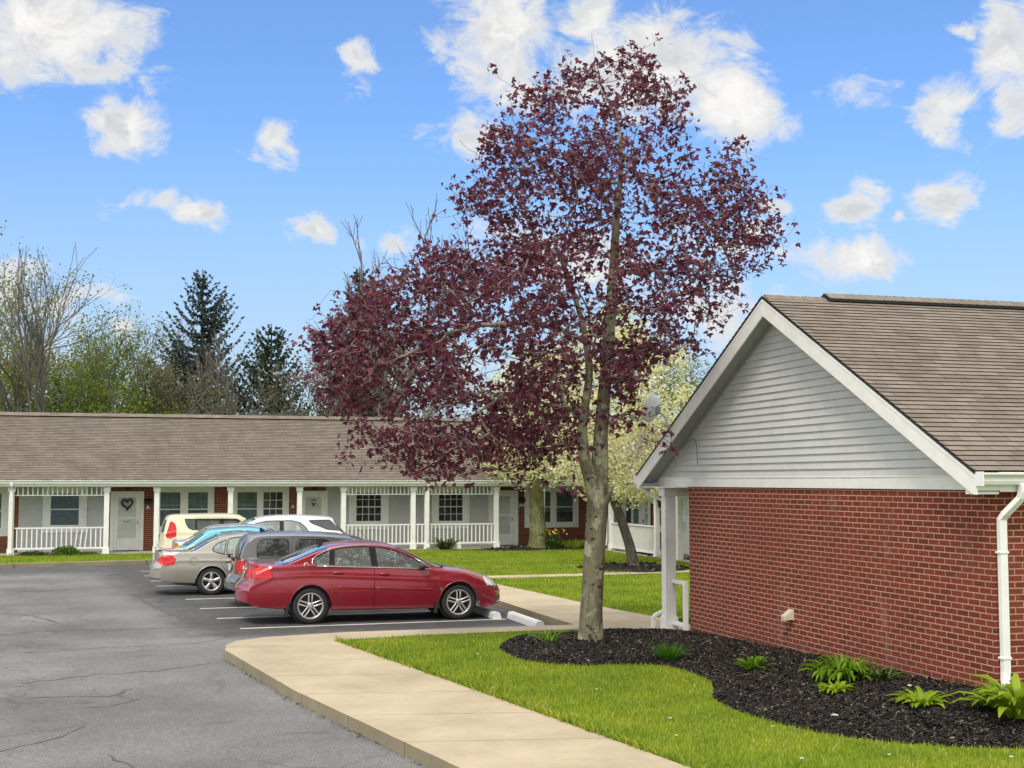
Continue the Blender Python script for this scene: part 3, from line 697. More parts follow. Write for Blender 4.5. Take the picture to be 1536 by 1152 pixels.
# roof deck with shingle courses
mb = HB()
for ye in (YR, YLF):
    courses_slope(mb, (RX - .02, ye, ZE), (XE, ye, ZE), (RX - .02, YA, ZA), (XE, YA, ZA))
mb.add([(RX - .02, YR, ZE), (RX - .02, YA, ZA), (RX - .02, YLF, ZE), (RX - .02, YLF, ZE - .035), (RX - .02, YA, ZA - .035), (RX - .02, YR, ZE - .035)], [(0, 1, 4, 5), (1, 2, 3, 4)], 1)
for i in range(70):     # ridge caps
    x = RX + .02 + i * .2
    if x > 9.45: break
    mb.prism([(x, YA - .13, ZA - .055), (x, YA, ZA + .022), (x, YA + .13, ZA - .055), (x, YA + .13, ZA - .067), (x, YA, ZA + .012), (x, YA - .13, ZA - .067)], (.2, 0, -.006))
roof = mb.build('roof', [M['shingle'], M['dark'], M['shingle_edge']], H, fixn=False)
mb = MB(); x = 9.42
mb.prism([(x, YA - .15, ZA - .01), (x, YA, ZA + .065), (x, YA + .15, ZA - .01), (x, YA + .15, ZA - .05), (x, YA - .15, ZA - .05)], (XE - x, 0, 0), 1)
while x < XE:
    mb.prism([(x, YA - .165, ZA - .004), (x, YA, ZA + .082), (x, YA + .165, ZA - .004), (x, YA + .165, ZA - .016), (x, YA, ZA + .068), (x, YA - .165, ZA - .016)], (.14, 0, -.005), 0); x += .14
o = mb.build('ridge_vent', [M['shingle'], M['dark']], roof)
# rake boards, boxed soffit under the rake
mb = HB()
for ye, s in ((YR, -1), (YLF, 1)):
    mb.prism([(RX - .012, ye, ZE - .036), (RX - .012, YA, ZA - .036), (RX - .012, YA, ZA - .285), (RX - .012, ye - s * .05, ZE - .245 + .0), (RX - .012, ye, ZE - .245)], (.022, 0, 0))
    mb.prism([(RX - .016, ye, ZE - .037), (RX - .016, YA, ZA - .037), (RX - .016, YA, ZA - .085), (RX - .016, ye, ZE - .085)], (.004, 0, 0))
mb.build('rake_board', M['white'], H, bevel=.003)
mb = HB()
for ye in (YR, YLF):
    a, b = (RX + .011, ye, ZE - .22), (RX + .011, YA, ZA - .22); w = WX - RX - .02
    n = 16
    for i in range(n):     # ribbed panels
        p, q = Vector(a).lerp(Vector(b), i / n), Vector(a).lerp(Vector(b), (i + .96) / n)
        mb.prism([p, q, q + Vector((0, 0, .02)), p + Vector((0, 0, .02))], (w, 0, 0))
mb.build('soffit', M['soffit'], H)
mb = HB()
for ye, k in ((YR, 1), (YLF, -1)):   # trim where siding meets the soffit
    mb.prism([(WX - .045, ye + k * .25, ZE - .22 + sl * .25 - .045), (WX - .045, YA, ZA - .262), (WX - .045, YA, ZA - .225), (WX - .045, ye + k * .25, ZE - .22 + sl * .25 - .008)], (.03, 0, 0))
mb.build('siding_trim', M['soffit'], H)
# boxed eaves, gutters
mb = HB()
mb.box(RX + .03, XE, YR + .012, WY0 - .003, 2.50, 2.515); mb.box(WX - .02, XE, YR + .0, YR + .02, 2.50, 2.705); mb.box(RX + .0, WX - .021, YR + .002, YR + .19, 2.475, 2.60)
mb.build('eave_box', M['white'], H)
mb = HB(); mb.box(RX + .03, XE, WY1 + .003, YLF - .012, 2.50, 2.515); mb.box(WX - .02, XE, YLF - .02, YLF, 2.50, 2.705)
mb.box(RX + .0, WX - .021, YLF - .14, YLF - .002, 2.475, 2.60)
mb.build('eave_box', M['white'], H)
mb = HB(); gutter(mb, (RX - .0, YR - .002, 2.70), (XE, YR - .002, 2.70), (0, -1, 0)); mb.box(RX - .012, RX - .002, YR - .13, YR, 2.56, 2.71)
mb.build('gutter', M['white_vinyl'], H); mb = HB()
gutter(mb, (RX - .0, YLF + .002, 2.70), (XE, YLF + .002, 2.70), (0, 1, 0)); mb.box(RX - .012, RX - .002, YLF, YLF + .13, 2.56, 2.71)
mb.build('gutter', M['white_vinyl'], H)
def flat_tube(mb, pts, w, d, nor):
    """rectangular downspout along pts; nor = wide-face axis"""
    P = [Vector(p) for p in pts]; W = Vector(nor)
    rings = []
    for i, p in enumerate(P):
        t = (P[min(i + 1, len(P) - 1)] - P[max(0, i - 1)]).normalized(); q = t.cross(W).normalized()
        rings.append([p - W * w + q * d * -1, p + W * w - q * d, p + W * w + q * d, p - W * w + q * d])
    vs = [v for r in rings for v in r]; fs = []
    for i in range(len(P) - 1):
        for k in range(4): fs.append((i * 4 + k, i * 4 + (k + 1) % 4, i * 4 + 4 + (k + 1) % 4, i * 4 + 4 + k))
    mb.add(vs, fs + [(0, 1, 2, 3), tuple(range(len(vs) - 4, len(vs)))])
mb = HB(); flat_tube(mb, [(8.98, 11.70, 2.58), (8.98, 11.70, 2.50), (8.97, 11.715, 2.44), (8.85, 11.82, 2.27), (8.83, 11.86, 2.21), (8.83, 11.865, 2.1), (8.83, 11.865, .62), (8.82, 11.86, .56), (8.78, 11.80, .50), (8.74, 11.74, .47)], .043, .032, (1, 0, 0))
mb.box(8.775, 8.885, 11.825, 11.918, 1.85, 1.875); mb.box(8.775, 8.885, 11.825, 11.918, .75, .775)
mb.build('downspout', M['white_vinyl'], H, bevel=.004)
PX, PY = 8.66, 20.40
mb = HB(); flat_tube(mb, [(8.60, 21.36, 2.58), (8.60, 21.34, 2.50), (8.62, 21.15, 2.38), (8.68, 20.62, 2.27), (8.69, 20.55, 2.2), (8.69, 20.535, .52), (8.68, 20.54, .46), (8.50, 20.58, .38), (8.45, 20.59, .33), (8.45, 20.59, .155)], .034, .026, (0, 1, 0))
mb.build('downspout', M['white_vinyl'], H, bevel=.004)
mb = HB(); post(mb, PX, PY, .15, 2.515, .185); mb.build('porch_post', M['white'], H, bevel=.006)
mb = HB(); post(mb, 13.4, PY, .15, 2.5, .2); mb.build('porch_post', M['white'], H, bevel=.006)
mb = HB(); mb.box(WX + .1, XE, PY - .06, PY + .06, 2.36, 2.50); mb.build('porch_beam', M['white'], H)
mb = HB(); mb.box(8.66, 8.72, WY1 + .005, PY - .106, .92, .98); mb.box(8.66, 8.72, WY1 + .075, PY - .106, .24, .30); mb.box(8.655, 8.725, WY1 + .005, WY1 + .075, .165, .925)
mb.build('railing', M['white_vinyl'], H, bevel=.004)
mb = HB(); mb.box(8.62, XE, WY1 + .002, 21.0, .02, .15); mb.build('porch_slab', M['slab'], H)
# dryer vent hood on the brick
mb = HB(); vy, vz = 16.35, .78
mb.box(WX - .012, WX - .001, vy - .085, vy + .085, vz - .075, vz + .075)
mb.add([(WX - .012, vy - .075, vz + .065), (WX - .012, vy + .075, vz + .065), (WX - .012, vy + .075, vz - .06), (WX - .012, vy - .075, vz - .06), (WX - .13, vy - .055, vz - .015), (WX - .13, vy + .055, vz - .015), (WX - .13, vy + .055, vz - .075), (WX - .13, vy - .055, vz - .075)],
       [(0, 1, 5, 4), (4, 5, 6, 7), (0, 4, 7, 3), (1, 2, 6, 5)])
mb.build('vent_hood', M['beige'], H, bevel=.006)
# satellite dish clamped to the left rake
D = empty('satellite_dish', (8.40, 19.78, 3.50), 0, 'pale round satellite dish clamped to the left rake of the brick gable house', 'dish')
mb = MB(); prof = [(0, .0)] + [(.235 * t, .055 * t * t) for t in (.25, .5, .75, .95, 1)] + [(.235, .048), (.18, .024), (.1, .006), (0, -.008)]
mb.lathe(prof, 32, 'x'); d = mb.build('dish', simple('dish_white', (.74, .75, .76), .4, var=.05), D, smooth=True)
d.location = (-.20, .12, .28); d.rotation_euler = (0, R(-16), R(124)); 
mb = MB(); mb.tube([(.0, .0, -.02), (-.02, .02, .14), (-.14, .085, .25)], .018, 8); mb.box(-.05, .05, -.05, .05, -.02, .02); mb.tube([(-.17, .1, .30), (-.10, .04, .36), (-.06, .02, .36)], .012, 6)
mb.box(-.17, -.10, .05, .11, .20, .32); mb.build('mount', M['metal_grey'], D)
mb = MB(); mb.tube([(-.13, .08, .20), (-.45, .22, .10), (-.52, .26, .16)], .010, 6); mb.box(-.56, -.49, .22, .30, .13, .20); mb.build('receiver_arm', M['metal_grey'], D)
mb = MB(); mb.tube([(0, .0, -.02), (.03, -.06, -.14), (.045, -.05, -.33), (.16, -.12, -.36), (.30, -.36, -.20), (.31, -.43, -.30), (.31, -.47, -.62)], .0042, 5); mb.build('cable', M['dark'], D)

# ---------------- long far building ------------------------------------
FW, FP, FE = 48.5, 47.0, 46.75      # wall plane, post line, eave edge
FX0, FX1 = -5.2, 22.0
RY, RZ, EZ = 51.2, 5.03, 2.64
A = empty('apartment_building', (0, FW, 0), 0, 'long single-storey apartment row with brown shingle roof behind the parked cars', 'building')
IA = (0, -FW, 0)
class AB(MB):
    def build(s, name, mats, parent=None, **k):
        o = MB.build(s, name, mats, parent, **k)
        if parent is A: o.location = IA
        return o
BW = wall_frame('y', FW, -1)
BS = wall_frame('y', FW - .037, -1)
def into(fr): fr.location = IA; return fr
for a, b in ((-16, -3.72), (-.72, 6.93), (13.55, FX1)):
    mb = AB(); mb.box(a, b, FW, FW + .2, 0, 2.45); mb.build('brick_wall', M['brick'], A)
for a, b in ((-3.72, -.72), (6.93, 13.55)):
    mb = AB(); mb.box(a, b, FW + .001, FW + .2, 0, 2.45); clap(mb, 'y', FW - .001, -1, lambda z, a=a: a, lambda z, b=b: b, .14, 2.45, .105, .034)
    mb.build('siding_wall', M['siding'], A, fixn=False)
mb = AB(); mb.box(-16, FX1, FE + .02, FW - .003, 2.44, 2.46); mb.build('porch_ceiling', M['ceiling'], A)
mb = AB(); mb.box(-4.3, 18.0, FP - .2, FW - .002, .02, .13); mb.build('porch_slab', M['slab'], A)
mb = AB(); mb.box(FX0, FX1, FP - .05, FP + .05, 2.40, 2.439); mb.box(FX0, FX1, FE, FE + .02, 2.42, 2.62); mb.build('fascia', M['white_vinyl'], A)
mb = AB()
courses_slope(mb, (FX0, FE - .03, EZ), (FX1 + 3, FE - .03, EZ), (FX0, RY, RZ), (FX1 + 3, RY, RZ), .127, .015)
courses_slope(mb, (FX0, 55.7, EZ), (FX1 + 3, 55.7, EZ), (FX0, RY, RZ), (FX1 + 3, RY, RZ), .127, .015)
mb.poly([(FX0, FE - .03, EZ - .03), (FX0, RY, RZ), (FX0, 55.7, EZ - .03)], 1)
rf = mb.build('roof', [M['shingle_far'], M['dark'], M['shingle_edge']], A, fixn=False)
mb = MB(); mb.prism([(FX0 + .5, RY - .17, RZ - .05), (FX0 + .5, RY, RZ + .075), (FX0 + .5, RY + .17, RZ - .05)], (FX1 - FX0, 0, 0), 0); mb.prism([(FX0 + .4, RY - .19, RZ - .03), (FX0 + .4, RY, RZ + .10), (FX0 + .4, RY + .19, RZ - .03), (FX0 + .4, RY, RZ + .085)], (FX1 - FX0, 0, 0), 1)
mb.build('ridge_vent', [M['dark'], M['shingle_far']], rf)
mb = AB(); courses_slope(mb, (-18, FE + .25, EZ - .04), (FX0 - .06, FE + .25, EZ - .04), (-18, RY, RZ - .08), (FX0 - .06, RY, RZ - .08)); courses_slope(mb, (-18, 55.7, EZ - .04), (FX0 - .06, 55.7, EZ - .04), (-18, RY, RZ - .08), (FX0 - .06, RY, RZ - .08))
mb.build('roof', [M['shingle_far'], M['dark'], M['shingle_edge']], A, fixn=False)
mb = AB(); gutter(mb, (FX0, FE - .002, 2.625), (17.2, FE - .002, 2.625), (0, -1, 0)); mb.build('gutter', M['white_vinyl'], A); mb = AB(); gutter(mb, (-16, FE + .2, 2.60), (FX0 - .05, FE + .2, 2.60), (0, -1, 0)); mb.build('gutter', M['white_vinyl'], A)
for x in (-3.83, -.78, .87, 3.37, 5.78, 7.35, 9.90, 10.42, 13.05, 14.87):
    mb = AB(); post(mb, x, FP, .13, 2.40, .17 if x < 14 else .13); mb.build('porch_post', M['white'], A, bevel=.004)
for (a, b, n, sk) in ((-3.72, -.88, 18, .22), (7.45, 9.8, 16, 0), (10.0, 10.32, 2, 0), (10.52, 12.95, 16, 0)):
    r_ = railing((a, FP), (b, FP), .30, 1.04, n, A, 'railing', sk); r_.location = IA
    mb = AB(); mb.box(a, b, FP - .02, FP + .02, 2.10, 2.135)
    k = n if n > 2 else 3
    for i in range(k): xx = a + (b - a) * (i + .5) / k; mb.box(xx - .02, xx + .02, FP - .015, FP + .015, 2.135, 2.40)
    mb.build('valance', M['white_vinyl'], A)
mb = AB(); mb.box(11.55, 11.7, FP - .06, FP + .06, .13, .299); mb.build('rail_foot', M['white'], A)
into(window(BS, A, -2.93, -1.46, .80, 2.42, [(-2.70, -1.70, 1.03, 2.20)], 'curtain'))
into(window(BW, A, .91, 2.90, .70, 2.42, [(.99, 1.75, .95, 2.23), (1.95, 2.71, .95, 2.23)], grids=[(-3, 2), (-3, 2)], blinds=['curtain', 'curtain']))
into(window(BW, A, 3.47, 5.58, .70, 2.42, [(3.69, 4.46, .95, 2.23), (4.62, 5.38, .95, 2.23)], grids=[(-3, 2), (3, 2)], blinds=['blind', 'room']))
into(window(BS, A, 7.78, 9.28, .80, 2.42, [(8.03, 9.02, 1.08, 2.20)], 'room', (4, 2)))
into(window(BS, A, 10.93, 12.40, .80, 2.42, [(11.17, 12.16, 1.06, 2.20)], 'room', (4, 2)))
into(window(BW, A, 14.60, 16.80, .80, 2.42, [(15.0, 15.68, .98, 2.22), (15.86, 16.60, .98, 2.22)], blinds=['blind_gap', 'blind_gap']))
into(window(BW, A, 17.15, 18.0, .80, 2.42, [(17.28, 17.62, .98, 2.2), (17.70, 17.95, .98, 2.2)], 'curtain'))
into(window(BW, A, -5.6, -3.98, .70, 2.42, [(-5.4, -4.25, .95, 2.2)], 'curtain'))
into(door(BW, A, -.68, .46, .14, 2.24, -.55, .33, (.58, 2.02)))
into(door(BW, A, 5.93, 7.0, .14, 2.24, 6.05, 6.9, (.58, 2.02), -1))
into(door(BS, A, 13.15, 14.33, .14, 2.24, 13.3, 14.15, (.58, 2.02)))
for x in (-.1, 6.5):
    mb = AB(); mb.box(x - .07, x + .07, FW - .11, FW - .002, 2.29, 2.43); mb.build('wall_lamp', M['dark'], A, bevel=.01)
for x, t in ((.60, 'A'), (5.72, 'A'), (14.48, 'A4')):
    s = text_mesh('unit_sign', t, .17, (x - 0, -.012, 1.66), (R(90), 0, 0), M['white'], A)
for x in (.60, 14.48):
    mb = AB(); mb.box(x - .13, x + .13, FW - .09, FW - .002, 1.78, 1.90); mb.add([(x - .14, FW - .1, 1.90), (x + .14, FW - .1, 1.90), (x + .14, FW, 1.96), (x - .14, FW, 1.96)], [(0, 1, 2, 3)]); mb.build('letter_box', M['dark'], A)
for xx, top in ((-3.83, 2.5), (10.42, 2.5)):
    mb = AB(); flat_tube(mb, [(xx, FE - .08, 2.55), (xx, FE - .08, 2.46), (xx + (-.0), FP - .14, 2.33), (xx, FP - .135, 2.2), (xx, FP - .135, .3), (xx, FP - .22, .18)], .045, .03, (1, 0, 0)); mb.build('downspout', M['white_vinyl'], A)
# wreaths on the doors (hang on them: things of their own)
def wreath(x, z, kind, label):
    rg = np.random.default_rng(int(x * 10) + 50); mb = MB()
    if kind == 'heart':
        pts = []
        for k in range(41):
            t = 2 * math.pi * k / 40; pts.append((.016 * 16 * math.sin(t) ** 3 * .72, 0, .016 * (13 * math.cos(t) - 5 * math.cos(2 * t) - 2 * math.cos(3 * t) - math.cos(4 * t)) * .75))
        mb.tube(pts, .03, 6)
        for k in range(260):
            p = pts[rg.integers(0, 40)]; q = [p[0] + rg.normal(0, .022), rg.normal(-.01, .015), p[2] + rg.normal(0, .022)]; a = rg.random() * 6
            mb.add([q, (q[0] + .04 * math.cos(a), q[1] - .015, q[2] + .04 * math.sin(a)), (q[0] + .03 * math.cos(a + .9), q[1] - .02, q[2] + .03 * math.sin(a + .9))], [(0, 1, 2)])
    else:
        mb.box(-.1, .1, -.012, .0, .10, .135); mb.tube([(0, 0, .13), (0, 0, .2)], .004, 4)
        for s in (-1, 1):
            mb.prism([(0, -.008, -.02), (s * .08, -.008, .06), (s * .06, -.008, -.03), (s * .03, -.008, -.07)], (0, .012, 0)); mb.prism([(0, -.008, -.05), (s * .05, -.008, -.10), (s * .015, -.008, -.12)], (0, .012, 0))
    o = mb.build('door_wreath', M['wreath'], fixn=False); o.location = (x, FW - .045, z)
    return props(o, label, 'wreath')
wreath(-.11, 1.80, 'heart', 'heart-shaped dark wreath hanging on the white door left of the cars')
wreath(6.48, 1.78, 'plaque', 'small dark hanging ornament on the white door behind the white SUV')
mb = MB(); mb.tube([(-.1, 0, .02), (-.05, -.01, -.012), (0, -.012, -.022), (.05, -.01, -.012), (.1, 0, .02)], .009, 6); o = mb.build('door_pull', M['dark'], A); o.location = (-.13, -.02, 1.18)

# ---------------- wing on the right of the courtyard ---------------------
WGX, WGP, WGE = 18.0, 16.55, 16.25
W_ = empty('apartment_wing', (WGX, 40, 0), 0, 'apartment wing with white porch railing behind the leaning blossoming pear', 'building')
IW = (-WGX, -40, 0)
class WB(MB):
    def build(s, name, mats, parent=None, **k):
        o = MB.build(s, name, mats, parent, **k)
        if parent is W_: o.location = IW
        return o
BX = wall_frame('x', WGX, -1); BXS = wall_frame('x', WGX - .037, -1)
y0, y1 = 30.0, 47.5
mb = WB(); mb.box(WGX, WGX + .2, 41.9, 44.3, 0, 2.45); mb.build('brick_wall', M['brick'], W_)
mb = WB(); mb.box(WGX, WGX + .2, 30, 40.3, 0, 2.45); mb.box(WGX + .2, 26, 30, 30.2, 0, 2.45); mb.build('brick_wall', M['brick'], W_)
for a, b in ((40.3, 41.9), (44.3, 48.4)):
    mb = WB(); mb.box(WGX + .001, WGX + .2, a, b, 0, 2.45); clap(mb, 'x', WGX - .001, -1, lambda z, a=a: a, lambda z, b=b: b, .14, 2.45, .105, .034)
    mb.build('siding_wall', M['siding'], W_, fixn=False)
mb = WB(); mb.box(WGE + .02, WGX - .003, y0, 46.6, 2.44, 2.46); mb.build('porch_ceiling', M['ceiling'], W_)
mb = WB(); mb.box(WGP - .2, WGX - .002, y0, 46.5, .02, .14); mb.build('porch_slab', M['slab'], W_)
mb = WB(); mb.box(WGP - .05, WGP + .05, y0, 46.7, 2.34, 2.439); mb.box(WGE, WGE + .02, y0, 46.7, 2.42, 2.62); mb.build('fascia', M['white_vinyl'], W_)
mb = WB(); courses_slope(mb, (WGE - .03, y0 - .3, EZ + .012), (WGE - .03, 50.0, EZ + .012), (20.8, y0 - .3, RZ - .02), (20.8, 50.0, RZ - .02)); courses_slope(mb, (25.4, y0 - .3, EZ), (25.4, 50.0, EZ), (20.8, y0 - .3, RZ - .02), (20.8, 50.0, RZ - .02))
mb.build('roof', [M['shingle_wing'], M['dark'], M['shingle_edge']], W_, fixn=False)
mb = WB(); mb.poly([(18, y0, 2.45), (25.2, y0, 2.45), (20.8, y0, RZ - .08)]); mb.build('gable_siding', M['siding'], W_)
mb = WB(); gutter(mb, (WGE - .002, y0, 2.63), (WGE - .002, 46.6, 2.63), (-1, 0, 0)); mb.build('gutter', M['white_vinyl'], W_)
for y in (44.2, 39.95, 38.15, 35.0, 31.0):
    mb = WB(); post(mb, WGP, y, .14, 2.34, .15); mb.build('porch_post', M['white'], W_, bevel=.004)
r_ = railing((WGP, 40.03), (WGP, 44.12), .22, 1.13, 26, W_); r_.location = IW
mb = WB(); flat_tube(mb, [(WGE - .07, 44.45, 2.55), (WGE - .07, 44.45, 2.46), (WGP - .11, 44.42, 2.3), (WGP - .11, 44.42, .4), (WGP - .15, 44.42, .30), (WGP - .5, 44.5, .17)], .045, .032, (0, 1, 0)); mb.build('downspout', M['white_vinyl'], W_)
inw = lambda o: setattr(o, 'location', IW)
inw(window(BXS, W_, 44.75, 46.6, .8, 2.42, [(45.0, 45.6, 1.0, 2.2), (45.75, 46.35, 1.0, 2.2)], 'curtain'))
inw(door(BXS, W_, 40.4, 41.6, .14, 2.24, 40.55, 41.45, (.9, 2.02)))
inw(door(BXS, W_, 43.9, 44.9 - .2, .14, 2.24, 44.0, 44.6, (.9, 2.02)))
inw(window(BX, W_, 42.2, 43.6, .8, 2.42, [(42.45, 43.35, 1.0, 2.2)], 'room'))
mb = WB(); mb.box(WGP - .0, WGP + .08, 39.78, 39.84, 1.75, 1.95); mb.box(WGP - .02, WGP + .1, 39.76, 39.86, 1.95, 1.98); mb.build('wall_lamp', M['dark'], W_)
# -------------------------------------------------------------------- cars
def pip(x, z, poly):
    P = np.stack([x, z], 1); return in_poly(P, poly)
def interp(tab, x): t = np.array(tab, float); return np.interp(x, t[:, 0], t[:, 1])
def arc_resample(top, step):
    P = np.array(top, float)
    # light corner rounding (one Chaikin pass, ends kept)
    Q = [P[0]]
    for a, b in zip(P[:-1], P[1:]): Q += [a * .78 + b * .22, a * .22 + b * .78]
    Q.append(P[-1]); P = np.array(Q)
    s = np.r_[0, np.cumsum(np.hypot(*np.diff(P, axis=0).T))]; n = int(s[-1] / step); t = np.linspace(0, s[-1], n + 1)
    return np.stack([np.interp(t, s, P[:, 0]), np.interp(t, s, P[:, 1])], 1)

def make_car(S, loc, rz, label, step=.03):
    L, W = S['L'], S['W']; zr_ = S['rocker']
    root = empty(S['name'], loc, rz, label, S['cat'], 'cars parked side by side in the stalls')
    bowf = lambda x: interp(S['bow'], x)
    T = arc_resample(S['top'], step); topx, topz = T[:, 0], T[:, 1]
    eps = 1e-4 * np.arange(len(topx)); topx = np.maximum.accumulate(topx) + eps * .02
    xs = list(topx)
    xl = np.linspace(0, L, 400); xw = xl + bowf(xl)
    for (xc, zc, r) in S['arches']:
        for k in range(33):
            a = math.pi * k / 32; xs.append(float(np.interp(xc + r * math.cos(a), xw, xl)))
        for sg in (-1, 1): xs.append(float(np.interp(xc + sg * r * 1.002, xw, xl)))
    for k in ('wind', 'rear'):
        if S.get(k): xs += list(S[k])
    xs = np.unique(np.clip(np.round(xs, 4), 0, topx[-1]))
    keep = [0]
    for i in range(1, len(xs)):
        if xs[i] - xs[keep[-1]] > .002: keep.append(i)
    xs = xs[keep]; nx = len(xs)
    Tz = np.interp(xs, topx, topz); bow = bowf(xs); xside = xs + bow
    Bz = interp(S['bot'], xs)
    for (xc, zc, r) in S['arches']:
        d = np.abs(xside - xc); m = d < r
        Bz[m] = np.maximum(Bz[m], zc + np.sqrt(np.maximum(0, r * r - d[m] ** 2)))
    belt = np.minimum(interp(S['belt'], xs), Tz - .035); belt = np.maximum(belt, Bz + .01 + .3 * (Tz - Bz) * 0)
    belt = np.minimum(belt, Tz - .02); Bz = np.minimum(Bz, belt - .008)
    endf = np.clip(np.minimum(xs / .25, (L - xs) / .35), 0, 1); crown = S.get('crown', .05) * endf * np.clip((Tz - belt) / .1, .35, 1)
    E = np.maximum(Tz - crown, belt + .006)
    Wp = W * interp(S['plan'], xs)
    beltv = interp(S['belt'], xs)
    def hw(ix, z):
        w = Wp[ix]
        s = np.where(z < .60, 1 - .085 * np.clip((.60 - z) / .38, 0, 1) ** 1.7, 1 - .040 * np.clip((z - .62) / .35, 0, 1) ** 1.5)
        s = s + .010 * np.exp(-((z - (beltv[ix] - .17)) / .035) ** 2)
        g = np.clip(z - beltv[ix], 0, None)
        return w * s - S['tumble'] * g - .012 * np.clip(g / .03, 0, 1)
    n1, n2 = S.get('n1', 24), S.get('n2', 18)
    us = np.array([0, .012, .035, .07, .12, .2, .32, .46, .62, .8, 1.0]); nt = len(us)
    rows = []   # (y,z) per station for right half, bottom centre .. top centre
    ix = np.arange(nx)
    rows.append((np.zeros(nx), Bz + .03)); rows.append((hw(ix, Bz) - .06, Bz + .02))
    nu = len(rows)
    for k in range(n1 + 1):
        z = Bz + (belt - Bz) * k / n1; rows.append((hw(ix, z), z))
    for k in range(1, n2 + 1):
        z = belt + (E - belt) * k / n2; rows.append((hw(ix, z), z))
    we = hw(ix, E)
    for k in range(1, nt):
        rows.append((we * (1 - us[k]), E + (Tz - E) * (1 - (1 - us[k]) ** 3.2)))
    nr = len(rows); Yh = np.array([r[0] for r in rows]); Zh = np.array([r[1] for r in rows])   # nr x nx
    # full ring: right side 0..nr-1, left side nr-2..1
    idx = list(range(nr)) + list(range(nr - 2, 0, -1)); sg = np.array([1] * nr + [-1] * (nr - 2)); nf = len(idx)
    Yf = Yh[idx] * sg[:, None]; Zf = Zh[idx]
    Xf = xs[None, :] + bow[None, :] * np.abs(Yf / W) ** 2.4
    V = np.stack([Xf, -Yf, Zf], 2).reshape(-1, 3)        # right side of the car is -y
    F = []; lab = []
    for j in range(nf):
        j2 = (j + 1) % nf
        for i in range(nx - 1): F.append((j * nx + i, j * nx + i + 1, j2 * nx + i + 1, j2 * nx + i))
    F = np.array(F); rowid = np.repeat(np.array([min(idx[j], idx[(j + 1) % nf]) for j in range(nf)]), nx - 1)
    # end caps
    capV = []; capF = []; base = len(V); m = 16
    for e in (0, nx - 1):
        for r in range(1, nr):
            for k in range(m + 1):
                y = Yh[r, e] * (1 - 2 * k / m); capV.append((xs[e] + bow[e] * abs(y / W) ** 2.4, -y, Zh[r, e]))
        b0 = base + (0 if e == 0 else (nr - 1) * (m + 1))
        for r in range(nr - 2):
            for k in range(m): capF.append((b0 + r * (m + 1) + k, b0 + r * (m + 1) + k + 1, b0 + (r + 1) * (m + 1) + k + 1, b0 + (r + 1) * (m + 1) + k))
    V = np.concatenate([V, np.array(capV)]); F = np.concatenate([F, np.array(capF)]); rowid = np.r_[rowid, np.full(len(capF), 500)]
    me = bpy.data.meshes.new('tmp'); me.from_pydata(V.tolist(), [], F.tolist())
    bm = bmesh.new(); bm.from_mesh(me); bm.faces.ensure_lookup_table()
    bmesh.ops.remove_doubles(bm, verts=bm.verts, dist=.0006)
    lay = None
    bmesh.ops.dissolve_degenerate(bm, dist=.0002, edges=bm.edges)
    bmesh.ops.recalc_face_normals(bm, faces=bm.faces); bm.normal_update()
    if sum((f.normal.dot(f.calc_center_median() - Vector((L / 2, 0, .7))) * f.calc_area()) for f in bm.faces) < 0:
        bmesh.ops.reverse_faces(bm, faces=bm.faces); bm.normal_update()
    bm.verts.index_update()
    fc = np.array([f.calc_center_median()[:] for f in bm.faces]); fn = np.array([f.normal[:] for f in bm.faces])
    vn = np.array([v.normal[:] for v in bm.verts]); vc = np.array([v.co[:] for v in bm.verts]); faces = [[v.index for v in f.verts] for f in bm.faces]
    bm.free(); bpy.data.meshes.remove(me)
    x, y, z = fc.T; ay = np.abs(y); side = y < 0     # True = right
    labs = np.array(['body'] * len(fc), dtype=object)
    bx = np.interp(x, xs + bow * 0, beltv); xrow = x - np.interp(x, xs, bow) * (ay / W) ** 2.4
    tz = np.interp(xrow, xs, Tz)
    under = (fn[:, 2] < -.55) & (z < .8); labs[under] = 'underbody'
    wlim = np.interp(xrow, xs, we)
    flat = np.abs(fn[:, 1]) < .62
    for k, nm in (('wind', 'windshield'), ('rear', 'rear_window')):
        if S.get(k):
            a, b = S[k]; mm = (xrow > a) & (xrow < b) & flat & (ay < wlim - S.get('pillar', .075)) & (z > np.interp(xrow, xs, E) - .01); labs[mm] = nm
    sidef = np.abs(fn[:, 1]) > .45
    for i, poly in enumerate(S['doors']): mm = sidef & (labs == 'body') & pip(x, z, poly); labs[mm & side] = f'door#{i}R'; labs[mm & ~side] = f'door#{i}L'
    for i, poly in enumerate(S['windows']): mm = sidef & pip(x, z, poly); labs[mm & side] = f'side_window#{i}R'; labs[mm & ~side] = f'side_window#{i}L'
    for nm, poly, ymin in S['lamps']:
        mm = pip(x, z, poly) & (ay > ymin) & ~under; labs[mm & side] = nm + '#R'; labs[mm & ~side] = nm + '#L'
    mats = S['mats']; objs = {}
    body = None; order = sorted(set(labs), key=lambda s: (s != 'body', s))
    for lb in order:
        sel = np.where(labs == lb)[0]; nm = lb.split('#')[0]
        used = sorted({v for i in sel for v in faces[i]}); mp = {v: k for k, v in enumerate(used)}
        me = bpy.data.meshes.new(nm); me.from_pydata(vc[used].tolist(), [], [[mp[v] for v in faces[i]] for i in sel]); me.update()
        mat = mats.get(nm, mats['body']) if nm not in ('door',) else mats['body']
        par = root
        o = link_mesh(nm, me, mat, par, True)
        me.normals_split_custom_set_from_vertices(vn[used].tolist())
        objs[lb] = o
    body = objs['body']
